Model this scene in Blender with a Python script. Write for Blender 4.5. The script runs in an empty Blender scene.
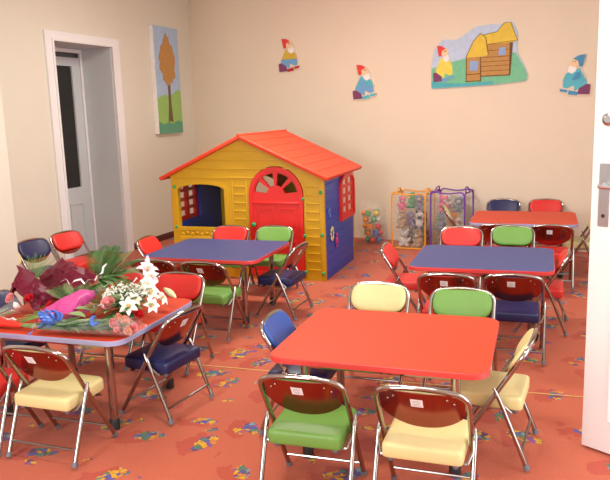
import bpy, bmesh, math, random
from mathutils import Vector, Matrix, noise
PI = math.pi
scene = bpy.context.scene
COL = scene.collection
random.seed(7)

# ------------------------------------------------------------------ materials
def new_mat(name):
    m = bpy.data.materials.new(name); m.use_nodes = True
    nt = m.node_tree
    return m, nt, nt.nodes['Principled BSDF']

def mat(name, col, rough=.5, metal=0., var=.06, scale=40., bump=0., spec=.5, sheen=0., coat=0.):
    """principled material with a little procedural noise in colour and relief"""
    m, nt, b = new_mat(name)
    b.inputs['Roughness'].default_value = rough
    b.inputs['Metallic'].default_value = metal
    b.inputs['Specular IOR Level'].default_value = spec
    b.inputs['Coat Weight'].default_value = coat
    if sheen: b.inputs['Sheen Weight'].default_value = sheen
    tc = nt.nodes.new('ShaderNodeTexCoord'); nz = nt.nodes.new('ShaderNodeTexNoise')
    nz.inputs['Scale'].default_value = scale; nz.inputs['Detail'].default_value = 3
    nt.links.new(tc.outputs['Object'], nz.inputs['Vector'])
    mx = nt.nodes.new('ShaderNodeMix'); mx.data_type = 'RGBA'
    mx.inputs[6].default_value = (*[c*(1-var) for c in col], 1)
    mx.inputs[7].default_value = (*[min(1, c*(1+var)) for c in col], 1)
    nt.links.new(nz.outputs['Fac'], mx.inputs[0])
    nt.links.new(mx.outputs[2], b.inputs['Base Color'])
    if bump:
        bp = nt.nodes.new('ShaderNodeBump'); bp.inputs['Strength'].default_value = bump
        bp.inputs['Distance'].default_value = .01
        nt.links.new(nz.outputs['Fac'], bp.inputs['Height']); nt.links.new(bp.outputs['Normal'], b.inputs['Normal'])
    return m

def clear_mat(name, col, alpha, rough=.15):
    m, nt, b = new_mat(name)
    b.inputs['Base Color'].default_value = (*col, 1); b.inputs['Roughness'].default_value = rough
    b.inputs['Specular IOR Level'].default_value = .8
    tc = nt.nodes.new('ShaderNodeTexCoord'); nz = nt.nodes.new('ShaderNodeTexNoise'); nz.inputs['Scale'].default_value = 22
    nt.links.new(tc.outputs['Object'], nz.inputs['Vector'])
    mr = nt.nodes.new('ShaderNodeMapRange'); mr.inputs[1].default_value = .35; mr.inputs[2].default_value = .7
    mr.inputs[3].default_value = alpha*.6; mr.inputs[4].default_value = alpha*1.5
    nt.links.new(nz.outputs['Fac'], mr.inputs[0]); nt.links.new(mr.outputs[0], b.inputs['Alpha'])
    bp = nt.nodes.new('ShaderNodeBump'); bp.inputs['Strength'].default_value = .6; bp.inputs['Distance'].default_value = .01
    nt.links.new(nz.outputs['Fac'], bp.inputs['Height']); nt.links.new(bp.outputs['Normal'], b.inputs['Normal'])
    return m

def net_mat(name, col):
    """woven net: fine threads with holes, driven by object coordinates"""
    m, nt, b = new_mat(name)
    b.inputs['Base Color'].default_value = (*col, 1); b.inputs['Roughness'].default_value = .7
    tc = nt.nodes.new('ShaderNodeTexCoord'); v = nt.nodes.new('ShaderNodeTexVoronoi'); v.feature = 'DISTANCE_TO_EDGE'
    v.inputs['Scale'].default_value = 160
    nt.links.new(tc.outputs['Object'], v.inputs['Vector'])
    mr = nt.nodes.new('ShaderNodeMapRange'); mr.inputs[1].default_value = .02; mr.inputs[2].default_value = .09
    mr.inputs[3].default_value = .42; mr.inputs[4].default_value = .04
    nt.links.new(v.outputs['Distance'], mr.inputs[0]); nt.links.new(mr.outputs[0], b.inputs['Alpha'])
    return m

def carpet_mat():
    m, nt, b = new_mat('carpet_salmon_with_toy_motifs'); N = nt.nodes; L = nt.links
    b.inputs['Roughness'].default_value = .95; b.inputs['Specular IOR Level'].default_value = .15
    b.inputs['Sheen Weight'].default_value = .15
    tc = N.new('ShaderNodeTexCoord')
    def math_(op, a, bb=None, c=None):
        n = N.new('ShaderNodeMath'); n.operation = op
        for i, x in enumerate((a, bb, c)):
            if x is None: continue
            if isinstance(x, (int, float)): n.inputs[i].default_value = x
            else: L.new(x, n.inputs[i])
        return n.outputs[0]
    def mixc(f, a, c):
        n = N.new('ShaderNodeMix'); n.data_type = 'RGBA'
        if isinstance(f, (int, float)): n.inputs[0].default_value = f
        else: L.new(f, n.inputs[0])
        for i, x in ((6, a), (7, c)):
            if isinstance(x, tuple): n.inputs[i].default_value = (*x, 1)
            else: L.new(x, n.inputs[i])
        return n.outputs[2]
    def wob(scale, amt):
        nz = N.new('ShaderNodeTexNoise'); nz.inputs['Scale'].default_value = scale; nz.inputs['Detail'].default_value = 2
        L.new(tc.outputs['Object'], nz.inputs['Vector'])
        s = N.new('ShaderNodeVectorMath'); s.operation = 'SUBTRACT'; s.inputs[1].default_value = (.5, .5, .5)
        L.new(nz.outputs['Color'], s.inputs[0])
        k = N.new('ShaderNodeVectorMath'); k.operation = 'SCALE'; k.inputs['Scale'].default_value = amt
        L.new(s.outputs[0], k.inputs[0])
        return k.outputs[0]
    def vadd(a, c, op='ADD'):
        n = N.new('ShaderNodeVectorMath'); n.operation = op; L.new(a, n.inputs[0]); L.new(c, n.inputs[1]); return n.outputs[0]
    def cells(scale, offset, rnd, squash, rad, rad_var, wobscale, wobamt, shift=(0, 0, 0)):
        mp = N.new('ShaderNodeMapping'); mp.inputs['Location'].default_value = offset; L.new(tc.outputs['Object'], mp.inputs['Vector'])
        v = N.new('ShaderNodeTexVoronoi'); v.voronoi_dimensions = '2D'; v.inputs['Scale'].default_value = scale; v.inputs['Randomness'].default_value = rnd
        L.new(mp.outputs[0], v.inputs['Vector'])
        d = vadd(mp.outputs[0], v.outputs['Position'], 'SUBTRACT')
        d = vadd(d, wob(wobscale, wobamt))
        sh = N.new('ShaderNodeVectorMath'); sh.operation = 'ADD'; sh.inputs[1].default_value = shift; L.new(d, sh.inputs[0]); d = sh.outputs[0]
        sep = N.new('ShaderNodeSeparateColor'); L.new(v.outputs['Color'], sep.inputs[0])
        rt = N.new('ShaderNodeVectorRotate'); rt.rotation_type = 'Z_AXIS'; L.new(d, rt.inputs['Vector'])
        L.new(math_('MULTIPLY', sep.outputs[0], 6.28), rt.inputs['Angle'])
        sc = N.new('ShaderNodeVectorMath'); sc.operation = 'MULTIPLY'; sc.inputs[1].default_value = (1, squash, 0); L.new(rt.outputs[0], sc.inputs[0])
        ln = N.new('ShaderNodeVectorMath'); ln.operation = 'LENGTH'; L.new(sc.outputs[0], ln.inputs[0])
        r = math_('ADD', math_('MULTIPLY', sep.outputs[1], rad_var), rad)
        return math_('LESS_THAN', ln.outputs['Value'], r), sep
    big, sep = cells(2.95, (.31, .12, 0), .8, 1.9, .056, .045, 25, .085)
    small, _ = cells(3.1, (1.9, 4.4, 0), .8, 2.4, .012, .035, 26, .04)
    red, _ = cells(2.95, (.31, .12, 0), .8, 1.7, .075, .05, 14, .16, (.05, .04, 0))
    red2, _ = cells(2.2, (3.3, 2.2, 0), .9, 2.2, .02, .05, 16, .12)
    motif = math_('MAXIMUM', big, small); redm = math_('MAXIMUM', red, red2)
    # colours inside a motif
    v2 = N.new('ShaderNodeTexVoronoi'); v2.voronoi_dimensions = '2D'; v2.inputs['Scale'].default_value = 38
    L.new(vadd(tc.outputs['Object'], wob(34, .05)), v2.inputs['Vector'])
    s2 = N.new('ShaderNodeSeparateColor'); L.new(v2.outputs['Color'], s2.inputs[0])
    rp = N.new('ShaderNodeValToRGB'); rp.color_ramp.interpolation = 'CONSTANT'
    cols = [(0, (.70, .38, .015)), (.24, (.05, .09, .36)), (.40, (.02, .20, .17)), (.54, (.10, .04, .12)), (.66, (.60, .20, .03)),
            (.76, (.16, .30, .36)), (.87, (.22, .06, .30)), (.94, (.07, .22, .08))]
    e = rp.color_ramp.elements
    while len(e) < len(cols): e.new(.5)
    for el, (p, c) in zip(e, cols): el.position = p; el.color = (*c, 1)
    L.new(s2.outputs[0], rp.inputs[0])
    v3 = N.new('ShaderNodeTexVoronoi'); v3.voronoi_dimensions = '2D'; v3.feature = 'DISTANCE_TO_EDGE'; v3.inputs['Scale'].default_value = 38
    L.new(vadd(tc.outputs['Object'], wob(34, .05)), v3.inputs['Vector'])
    edge = math_('LESS_THAN', v3.outputs['Distance'], .06)
    mcol = mixc(math_('MULTIPLY', edge, .7), rp.outputs[0], (.05, .03, .03))
    # pile
    nz = N.new('ShaderNodeTexNoise'); nz.inputs['Scale'].default_value = 130; nz.inputs['Detail'].default_value = 4
    L.new(tc.outputs['Object'], nz.inputs['Vector'])
    nb = N.new('ShaderNodeTexNoise'); nb.inputs['Scale'].default_value = 2.2; L.new(tc.outputs['Object'], nb.inputs['Vector'])
    base = mixc(nz.outputs['Fac'], (.40, .080, .036), (.60, .140, .068))
    base = mixc(math_('MULTIPLY', nb.outputs['Fac'], .25), base, (.52, .11, .06))
    base = mixc(math_('MULTIPLY', redm, .55), base, (.40, .040, .025))
    fin = mixc(math_('MULTIPLY', motif, .88), base, mcol)
    L.new(fin, b.inputs['Base Color'])
    bp = N.new('ShaderNodeBump'); bp.inputs['Strength'].default_value = .35; bp.inputs['Distance'].default_value = .006
    L.new(nz.outputs['Fac'], bp.inputs['Height']); L.new(bp.outputs['Normal'], b.inputs['Normal'])
    return m

M = {}
def defm(k, *a, **kw): M[k] = mat(k, *a, **kw)
defm('wall_peach', (.78, .66, .515), .9, var=.03, scale=3, bump=.02, spec=.2)
defm('wall_cream', (.75, .71, .60), .9, var=.03, scale=3, bump=.02, spec=.2)
defm('ceiling_white', (.85, .84, .80), .9, var=.02)
defm('paint_white', (.86, .86, .86), .35, var=.02)
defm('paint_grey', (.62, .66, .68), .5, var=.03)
defm('skirting', (.10, .02, .02), .6)
defm('dark_pane', (.02, .018, .016), .12, var=.2, scale=8)
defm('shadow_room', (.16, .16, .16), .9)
defm('steel', (.55, .57, .58), .28, 1, var=.1, scale=20)
defm('chrome', (.42, .39, .37), .08, 1, var=.02)
defm('chrome_bar', (.34, .31, .30), .28, 1, var=.05)
defm('chrome_carpet_tint', (.36, .10, .085), .17, 1, var=.05, scale=12)  # maroon tint puts the mirrored red carpet into the plate colour
defm('rubber_grey', (.15, .16, .19), .6)
defm('rubber_black', (.015, .015, .017), .5)
defm('label_white', (.88, .88, .88), .6, var=.01)
defm('label_ink', (.30, .32, .38), .6)
defm('pad_cream', (.72, .62, .29), .5, var=.03, bump=.03, scale=90)
defm('pad_green', (.15, .33, .060), .48, var=.04, bump=.03, scale=90)
defm('pad_red', (.70, .028, .022), .45, var=.04, bump=.03, scale=90)
defm('pad_navy', (.013, .016, .085), .42, var=.05, bump=.03, scale=90)
defm('pad_blue', (.030, .085, .36), .38, var=.05, bump=.03, scale=90)  # brighter copy of the navy pad, the light on it put into the colour
defm('top_red', (.62, .066, .028), .5, var=.03, scale=15, spec=.15)
defm('top_blue', (.066, .078, .205), .5, var=.03, scale=15, spec=.22)
defm('edge_red', (.72, .055, .05), .4)
defm('edge_lavender', (.36, .37, .60), .4)
defm('seam', (.62, .33, .12), .7)
defm('toy_yellow', (.60, .34, .006), .40, var=.03, scale=6, bump=.02)
defm('toy_red', (.72, .022, .018), .40, var=.03, scale=6)
defm('toy_blue', (.030, .075, .45), .42, var=.04, scale=6)
defm('toy_roof', (.76, .062, .018), .5, var=.05, scale=30, bump=.05)
defm('toy_green', (.02, .35, .10), .4)
defm('toy_magenta', (.55, .03, .25), .45)
defm('toy_cream', (.80, .68, .52), .5)
defm('wire_orange', (.90, .36, .02), .5)
defm('wire_purple', (.17, .035, .36), .5)
defm('wrap_burgundy', (.14, .003, .022), .42, var=.25, scale=14, spec=.3)
defm('wrap_magenta', (.56, .06, .28), .45, var=.2, scale=14)
defm('wrap_red', (.72, .03, .02), .3, var=.15, scale=14)
defm('stem_green', (.16, .30, .07), .55, var=.2)
defm('fern_green', (.040, .15, .025), .55, var=.3, scale=18)
defm('leaf_pale', (.25, .38, .15), .5, var=.25, scale=18)
defm('wisp_green', (.22, .36, .12), .6, var=.2)
defm('ribbon_silver', (.85, .86, .86), .3, .3)
defm('ribbon_blue', (.06, .16, .60), .35, var=.2)
defm('petal_white', (.90, .88, .80), .5, var=.05)
defm('petal_lilac', (.80, .68, .76), .5, var=.12)
defm('petal_pink', (.86, .34, .36), .5, var=.15)
defm('petal_salmon', (.90, .42, .28), .5, var=.15)
defm('petal_red', (.60, .01, .02), .5, var=.2)
defm('bud_cream', (.72, .74, .42), .5, var=.1)
defm('eye_black', (.01, .01, .01), .2)
for k, c in dict(white=(.62, .57, .52), grey=(.20, .20, .23), brown=(.22, .12, .06), pink=(.70, .14, .24), green=(.09, .36, .15), tan=(.44, .27, .15),
                 black=(.03, .03, .035), orange=(.85, .28, .03), blue=(.10, .20, .55), lilac=(.48, .38, .66), red=(.75, .05, .03), yellow=(.85, .58, .05)).items():
    defm('plush_'+k, c, .95, var=.12, scale=60, bump=.35, sheen=.4)
    defm('plastic_'+k, c, .3, var=.05)
for k, c in dict(sky=(.50, .60, .76), grass=(.18, .52, .30), teal=(.08, .42, .46), thatch=(.74, .52, .06), log=(.50, .26, .07), logdark=(.16, .07, .02), pane=(.28, .40, .66),
                 hat=(.72, .05, .04), skin=(.86, .60, .36), skin2=(.74, .60, .46), beard=(.86, .82, .78), mustard=(.62, .42, .05), trouser=(.16, .36, .60), plum=(.20, .05, .13), shoe=(.42, .02, .03),
                 aqua=(.10, .46, .55), hoodblue=(.07, .28, .48), canvas=(.86, .84, .80), skyblue=(.42, .56, .76), hillgreen=(.32, .55, .14), hilldark=(.12, .36, .22), autumn=(.52, .27, .08), bark=(.17, .10, .06), lemon=(.82, .66, .10)).items():
    defm('paint_'+k, c, .75, var=.16, scale=24)
M['cellophane'] = clear_mat('cellophane', (.9, .93, .95), .11, .05)
M['bag_plastic'] = clear_mat('bag_plastic', (.9, .88, .84), .10)
M['net_white'] = net_mat('net_white', (.55, .53, .50))
M['carpet'] = carpet_mat()

# ------------------------------------------------------------------ mesh helpers
def V(*a): return Vector(a)

def finish(bm, name, m, parent=None, sharp=38, smooth=True):
    bm.normal_update()
    bmesh.ops.recalc_face_normals(bm, faces=bm.faces)
    if smooth:
        a = math.radians(sharp)
        for f in bm.faces: f.smooth = True
        for e in bm.edges:
            if len(e.link_faces) == 2 and e.calc_face_angle(0) > a: e.smooth = False
    me = bpy.data.meshes.new(name); bm.to_mesh(me); bm.free()
    for x in (m if isinstance(m, (list, tuple)) else [m]): me.materials.append(x)
    o = bpy.data.objects.new(name, me); COL.objects.link(o)
    if parent: o.parent = parent
    return o

def thing(name, label, cat, loc=(0, 0, 0), rotz=0., group=None):
    o = bpy.data.objects.new(name, None); COL.objects.link(o); o.empty_display_size = .1
    o.location = loc; o.rotation_euler = (0, 0, rotz)
    o['label'] = label; o['category'] = cat
    if group: o['group'] = group
    return o

def tag(o, label, cat, group=None):
    o['label'] = label; o['category'] = cat
    if group: o['group'] = group
    return o

def struct(o, label=None):
    o['kind'] = 'structure'
    if label: o['label'] = label
    return o

def fillet(pts, r, n=6):
    """open polyline with its inner corners rounded"""
    pts = [Vector(p) for p in pts]; out = [pts[0]]
    for a, b, c in zip(pts, pts[1:], pts[2:]):
        u = (a-b); w = (c-b); d = min(r, u.length*.49, w.length*.49)
        p, q = b+u.normalized()*d, b+w.normalized()*d
        for i in range(n+1):
            t = i/n; out.append(p*(1-t)**2 + b*2*t*(1-t) + q*t*t)
    out.append(pts[-1]); return out

def tube(bm, pts, r, seg=8, closed=False, cap=True, mi=0):
    pts = [Vector(p) for p in pts]; n = len(pts); rings = []
    rr = r if isinstance(r, (list, tuple)) else [r]*n
    prev = None
    for i, p in enumerate(pts):
        if closed: t = pts[(i+1) % n]-pts[i-1]
        else: t = pts[min(i+1, n-1)]-pts[max(i-1, 0)]
        t.normalize()
        if prev is None:
            a = Vector((0, 0, 1)) if abs(t.z) < .9 else Vector((1, 0, 0))
            u = t.cross(a).normalized()
        else:
            u = (prev - t*prev.dot(t)).normalized()
        prev = u; w = t.cross(u)
        rings.append([bm.verts.new(p+(u*math.cos(2*PI*k/seg)+w*math.sin(2*PI*k/seg))*rr[i]) for k in range(seg)])
    m = n if closed else n-1
    for i in range(m):
        a, b = rings[i], rings[(i+1) % n]
        for k in range(seg):
            f = bm.faces.new((a[k], a[(k+1) % seg], b[(k+1) % seg], b[k])); f.material_index = mi
    if cap and not closed:
        for rg in (rings[0], rings[-1]):
            f = bm.faces.new(rg); f.material_index = mi

def box(bm, x0, x1, y0, y1, z0, z1, mi=0, bev=0.):
    vs = [bm.verts.new((x, y, z)) for x in (x0, x1) for y in (y0, y1) for z in (z0, z1)]
    fs = []
    for q in ((0, 1, 3, 2), (4, 6, 7, 5), (0, 4, 5, 1), (2, 3, 7, 6), (0, 2, 6, 4), (1, 5, 7, 3)):
        f = bm.faces.new([vs[i] for i in q]); f.material_index = mi; fs.append(f)
    if bev:
        es = {e for f in fs for e in f.edges}
        bmesh.ops.bevel(bm, geom=list(es), offset=bev, segments=2, affect='EDGES', profile=.5)

def roundpoly(pts, r, n=6):
    pts = [Vector((p[0], p[1])) for p in pts]; out = []; N = len(pts)
    rs = r if isinstance(r, (list, tuple)) else [r]*N
    for i in range(N):
        a, b, c = pts[i-1], pts[i], pts[(i+1) % N]
        u = a-b; w = c-b; d = min(rs[i], u.length*.499, w.length*.499)
        if d < 1e-5: out.append(b); continue
        p, q = b+u.normalized()*d, b+w.normalized()*d
        for k in range(n+1):
            t = k/n; out.append(p*(1-t)**2 + b*2*t*(1-t) + q*t*t)
    return out

def ellipse(cx, cy, rx, ry, n=24, a=0):
    return [Vector((cx+rx*math.cos(t)*math.cos(a)-ry*math.sin(t)*math.sin(a), cy+rx*math.cos(t)*math.sin(a)+ry*math.sin(t)*math.cos(a))) for t in [2*PI*k/n for k in range(n)]]

def pillow(bm, outline, fn, prof, mi=0):
    """stack of inset copies of an outline; fn maps (u, v, h) to a point; prof = [(inset, h), ...]"""
    c = sum((Vector(p) for p in outline), Vector((0, 0)))/len(outline)
    R = max((Vector(p)-c).length for p in outline); rings = []
    for ins, h in prof:
        k = 1-ins/R
        rings.append([bm.verts.new(fn(c.x+(p[0]-c.x)*k, c.y+(p[1]-c.y)*k, h)) for p in outline])
    n = len(outline)
    for a, b in zip(rings, rings[1:]):
        for k in range(n):
            f = bm.faces.new((a[k], a[(k+1) % n], b[(k+1) % n], b[k])); f.material_index = mi
    for rg in (rings[0], rings[-1]):
        f = bm.faces.new(rg); f.material_index = mi

def slab(bm, outer, holes, fn, h0, h1, mi=0):
    """flat plate with holes: fn maps (u, v, h) to a point"""
    loops = [outer]+list(holes)
    t = bmesh.new(); edges = []
    for lp in loops:
        vs = [t.verts.new((p[0], p[1], 0)) for p in lp]
        for i in range(len(vs)): edges.append(t.edges.new((vs[i-1], vs[i])))
    bmesh.ops.triangle_fill(t, use_beauty=True, use_dissolve=False, edges=edges)
    t.verts.index_update()
    co = [v.co.copy() for v in t.verts]; faces = [[v.index for v in f.verts] for f in t.faces]
    be = [(e.verts[0].index, e.verts[1].index) for e in t.edges if len(e.link_faces) == 1]
    t.free()
    A = [bm.verts.new(fn(c.x, c.y, h0)) for c in co]; B = [bm.verts.new(fn(c.x, c.y, h1)) for c in co]
    for f in faces:
        g = bm.faces.new([A[i] for i in f]); g.material_index = mi
        g = bm.faces.new([B[i] for i in reversed(f)]); g.material_index = mi
    for a, b in be:
        g = bm.faces.new((A[a], A[b], B[b], B[a])); g.material_index = mi

def ball(bm, c, r, sx=1, sy=1, sz=1, seg=14, rings=9, rot=None, mi=0):
    mt = Matrix.Translation(Vector(c)) @ (rot.to_4x4() if rot else Matrix()) @ Matrix.Diagonal((r*sx, r*sy, r*sz, 1))
    n0 = set(bm.faces)
    bmesh.ops.create_uvsphere(bm, u_segments=seg, v_segments=rings, radius=1, matrix=mt)
    if mi:
        for f in bm.faces:
            if f not in n0: f.material_index = mi

def lathe(bm, prof, c=(0, 0, 0), seg=16, mi=0):
    rings = []
    for r, z in prof:
        rings.append([bm.verts.new((c[0]+r*math.cos(2*PI*k/seg), c[1]+r*math.sin(2*PI*k/seg), c[2]+z)) for k in range(seg)])
    for a, b in zip(rings, rings[1:]):
        for k in range(seg):
            f = bm.faces.new((a[k], a[(k+1) % seg], b[(k+1) % seg], b[k])); f.material_index = mi
    for rg in (rings[0], rings[-1]):
        f = bm.faces.new(rg); f.material_index = mi

XY = lambda u, v, h: Vector((u, v, h))
def XZ(y0=0., sgn=-1): return lambda u, v, h: Vector((u, y0+sgn*h, v))      # drawn on a wall facing -Y
def YZ(x0=0., sgn=1): return lambda u, v, h: Vector((x0+sgn*h, u, v))       # drawn on a wall facing +X

def copy_tree(o, parent=None):
    c = o.copy(); COL.objects.link(c)
    if parent:
        c.parent = parent
    for ch in list(o.children): copy_tree(ch, c)
    return c

# ------------------------------------------------------------------ camera
YAW, PITCH, ROLL, FPX, CAMH = .512, .179248, -.031859, 707.92, 1.5
cy, sy, cp, sp = math.cos(YAW), math.sin(YAW), math.cos(PITCH), math.sin(PITCH)
fw = V(-sy*cp, cy*cp, -sp); rt = V(cy, sy, 0); up = rt.cross(fw)
r2 = rt*math.cos(ROLL)+up*math.sin(ROLL); u2 = up*math.cos(ROLL)-rt*math.sin(ROLL)
cd = bpy.data.cameras.new('camera'); cam = bpy.data.objects.new('camera', cd); COL.objects.link(cam)
cam.matrix_world = Matrix(((r2.x, u2.x, -fw.x, 0), (r2.y, u2.y, -fw.y, 0), (r2.z, u2.z, -fw.z, CAMH), (0, 0, 0, 1)))
cd.sensor_fit = 'HORIZONTAL'; cd.sensor_width = 36; cd.lens = FPX/610*36; cd.clip_start = .05
scene.camera = cam

TH = .185           # the furniture stands turned by this angle to the walls
CT, ST = math.cos(TH), math.sin(TH)
def rot2(x, y, a=TH): return (x*math.cos(a)-y*math.sin(a), x*math.sin(a)+y*math.cos(a))

# ------------------------------------------------------------------ the room
YB, XR, YF, ZC = 7.57, .46, -2.6, 3.1
WA = math.radians(8)
CW = (-5.86, 7.57)
def build_room():
    bm = bmesh.new(); box(bm, -7.4, XR+.15, YF-.15, YB+.15, -.1, 0)
    struct(finish(bm, 'floor', M['carpet'], smooth=False), 'salmon red carpet printed with coloured toy motifs')
    bm = bmesh.new(); box(bm, -7.4, XR+.15, YF-.15, YB+.15, ZC, ZC+.1)
    struct(finish(bm, 'ceiling', M['ceiling_white'], smooth=False))
    bm = bmesh.new(); box(bm, CW[0]-.05, XR+.15, YB, YB+.15, 0, ZC)
    struct(finish(bm, 'wall_back', M['wall_peach'], smooth=False), 'peach painted back wall')
    # left wall, local frame: x = out of the wall, y = along it (0 at the corner)
    bm = bmesh.new()
    slab(bm, [(-6.6, 0), (-2.605, 0), (-2.605, 2.255), (-1.718, 2.255), (-1.718, 0), (0.0, 0), (0.0, ZC), (-6.6, ZC)], [], lambda u, v, h: V(h, u, v), -.42, 0)
    o = struct(finish(bm, 'wall_left', M['wall_cream'], smooth=False), 'cream left wall with a deep doorway')
    o.location = (*CW, 0); o.rotation_euler = (0, 0, WA)
    bm = bmesh.new()
    for y0, y1 in ((-1.59, -.005), (-3.9, -2.756)): box(bm, .001, .016, y0, y1, 0.001, .075, bev=.003)
    o = struct(finish(bm, 'baseboard_left', M['skirting'])); o.location = (*CW, 0); o.rotation_euler = (0, 0, WA)
    # chimney breast at the far left of the picture
    bm = bmesh.new(); box(bm, -5.6, -4.1, .4, 3.235, 0, ZC, bev=.006)
    struct(finish(bm, 'wall_projection', M['wall_cream']), 'projecting pale wall at the left edge')
    # right wall: doorway and a window, both outside the picture
    bm = bmesh.new()
    slab(bm, [(YF, 0), (1.95, 0), (1.95, 2.15), (2.86, 2.15), (2.86, 0), (YB, 0), (YB, ZC), (YF, ZC)],
         [[(3.1, .95), (5.3, .95), (5.3, 2.6), (3.1, 2.6)]], YZ(XR), 0, .15)
    struct(finish(bm, 'wall_right', M['wall_cream'], smooth=False))
    bm = bmesh.new()
    slab(bm, [(-6.6, 0), (XR, 0), (XR, ZC), (-6.6, ZC)], [[(-2.5, .9), (-1.1, .9), (-1.1, 2.6), (-2.5, 2.6)]], XZ(YF, 1), -.15, 0)
    struct(finish(bm, 'wall_front', M['wall_cream'], smooth=False))
    # windows (behind the camera and to its right)
    def window(n, fn, a0, a1, z0, z1):
        w = thing('window_%d' % n, 'white framed window', 'window'); del w['label']; del w['category']; struct(w)
        bm = bmesh.new(); k = 3; g = .05; st = (a1-a0)/k
        holes = [[(a0+st*i+g, z0+g), (a0+st*(i+1)-g, z0+g), (a0+st*(i+1)-g, z1-g), (a0+st*i+g, z1-g)] for i in range(k)]
        slab(bm, [(a0, z0), (a1, z0), (a1, z1), (a0, z1)], holes, fn, .05, .10)
        struct(finish(bm, 'window_frame', M['paint_white'], w, smooth=False))
    window(1, YZ(XR), 3.1, 5.3, .95, 2.6)
    window(2, XZ(YF, -1), -2.5, -1.1, .9, 2.6)
    # carpet seam
    bm = bmesh.new()
    box(bm, -3.2, 1.9, -.006, .006, 0, .003)
    o = struct(finish(bm, 'trim_1', M['seam'], smooth=False), 'yellowish joint strip between two carpet widths')
    o.location = (-1.5, 3.485, 0.0005); o.rotation_euler = (0, 0, .205)

    # door_1: the deep doorway in the left wall
    d = bpy.data.objects.new('door_1', None); COL.objects.link(d); struct(d, 'white cased doorway with a dark glazed door set deep inside')
    d.location = (*CW, 0); d.rotation_euler = (0, 0, WA)
    bm = bmesh.new()   # casing
    slab(bm, [(-2.756, 0), (-2.650, 0), (-2.650, 2.25), (-1.723, 2.25), (-1.723, 0), (-1.59, 0), (-1.59, 2.335), (-2.756, 2.335)], [], lambda u, v, h: V(h, u, v), .0, .022)
    slab(bm, [(-2.670, 0), (-2.645, 0), (-2.645, 2.245), (-1.728, 2.245), (-1.728, 0), (-1.703, 0), (-1.703, 2.27), (-2.670, 2.27)], [], lambda u, v, h: V(h, u, v), .022, .034)
    struct(finish(bm, 'door_casing', M['paint_white'], d, smooth=False))
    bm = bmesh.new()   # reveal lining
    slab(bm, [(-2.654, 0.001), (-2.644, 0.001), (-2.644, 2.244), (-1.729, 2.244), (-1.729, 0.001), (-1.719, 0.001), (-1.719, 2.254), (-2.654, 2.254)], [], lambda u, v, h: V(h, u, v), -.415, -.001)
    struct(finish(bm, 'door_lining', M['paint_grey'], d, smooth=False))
    bm = bmesh.new()   # inner frame post seen as a white line
    slab(bm, [(-2.640, .002), (-2.610, .002), (-2.610, 2.20), (-1.762, 2.20), (-1.762, .002), (-1.732, .002), (-1.732, 2.24), (-2.640, 2.24)], [], lambda u, v, h: V(h, u, v), -.40, -.375)
    struct(finish(bm, 'door_frame', M['paint_white'], d, smooth=False))
    bm = bmesh.new()
    slab(bm, [(-2.605, .01), (-1.767, .01), (-1.767, 2.15), (-2.605, 2.15)], [[(-2.43, .76), (-1.895, .76), (-1.895, 2.06), (-2.43, 2.06)]], lambda u, v, h: V(h, u, v), -.43, -.39)
    for a, b in ((-2.43, -2.19), (-2.12, -1.895)):
        slab(bm, [(a, .14), (b, .14), (b, .60), (a, .60)], [[(a+.025, .165), (b-.025, .165), (b-.025, .575), (a+.025, .575)]], lambda u, v, h: V(h, u, v), -.39, -.378)
    leaf = struct(finish(bm, 'door_leaf', M['paint_grey'], d, smooth=False))
    bm = bmesh.new(); box(bm, -.415, -.409, -2.44, -1.885, .75, 2.07)
    struct(finish(bm, 'door_glass', M['dark_pane'], leaf, smooth=False))
    bm = bmesh.new(); box(bm, -.62, -.46, -2.9, -1.5, 0, 2.6)  # added panel that blocks light behind the door, dark to stand for shade
    struct(finish(bm, 'door_light_block', M['shadow_room'], d, smooth=False))

    # door_2: the open white leaf at the right edge
    d = bpy.data.objects.new('door_2', None); COL.objects.link(d); struct(d, 'open white door leaf at the right edge')
    ang = math.atan2(-.349, .937)
    d.location = (-.389, 3.128, 0); d.rotation_euler = (0, 0, ang)     # x runs from the free edge to the hinge, -y faces the camera
    bm = bmesh.new(); box(bm, 0, .86, .002, .044, .012, 2.08, bev=.002)
    for z0, z1 in ((.16, .92), (1.28, 1.95)):
        slab(bm, [(.115, z0), (.75, z0), (.75, z1), (.115, z1)], [[(.14, z0+.025), (.725, z0+.025), (.725, z1-.025), (.14, z1-.025)]], XZ(0.002), 0, .010)
    struct(finish(bm, 'door_leaf', M['paint_white'], d))
    bm = bmesh.new()
    pillow(bm, roundpoly([(.032, .995), (.078, .995), (.078, 1.255), (.032, 1.255)], .006), XZ(0.002), [(0, 0), (0, .003), (.001, .004)])
    pl = finish(bm, 'lock_plate', M['steel'], d)
    bm = bmesh.new(); lathe(bm, [(.013, 0), (.013, .03)], seg=12)
    bmesh.ops.rotate(bm, verts=bm.verts, cent=(0, 0, 0), matrix=Matrix.Rotation(PI/2, 3, 'X')); bmesh.ops.translate(bm, verts=bm.verts, vec=(.055, -.002, 1.165))
    tube(bm, fillet([(.055, -.030, 1.165), (.055, -.050, 1.165), (.17, -.052, 1.160)], .012), .0085)
    finish(bm, 'door_handle', M['steel'], pl)
    bm = bmesh.new(); ball(bm, (.055, -.003, 1.04), .008, 1, .4, 1); finish(bm, 'keyhole', M['rubber_black'], pl)
    bm = bmesh.new(); lathe(bm, [(.026, 0), (.026, .006), (.016, .010), (.014, .012)], seg=20)
    bmesh.ops.rotate(bm, verts=bm.verts, cent=(0, 0, 0), matrix=Matrix.Rotation(PI/2, 3, 'X')); bmesh.ops.translate(bm, verts=bm.verts, vec=(.060, .002, 1.432))
    finish(bm, 'upper_lock', M['steel'], d)
    bm = bmesh.new(); box(bm, -.009, .0, .014, .032, 1.175, 1.205, bev=.002); finish(bm, 'latch_bolt', M['steel'], d)
build_room()

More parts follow.
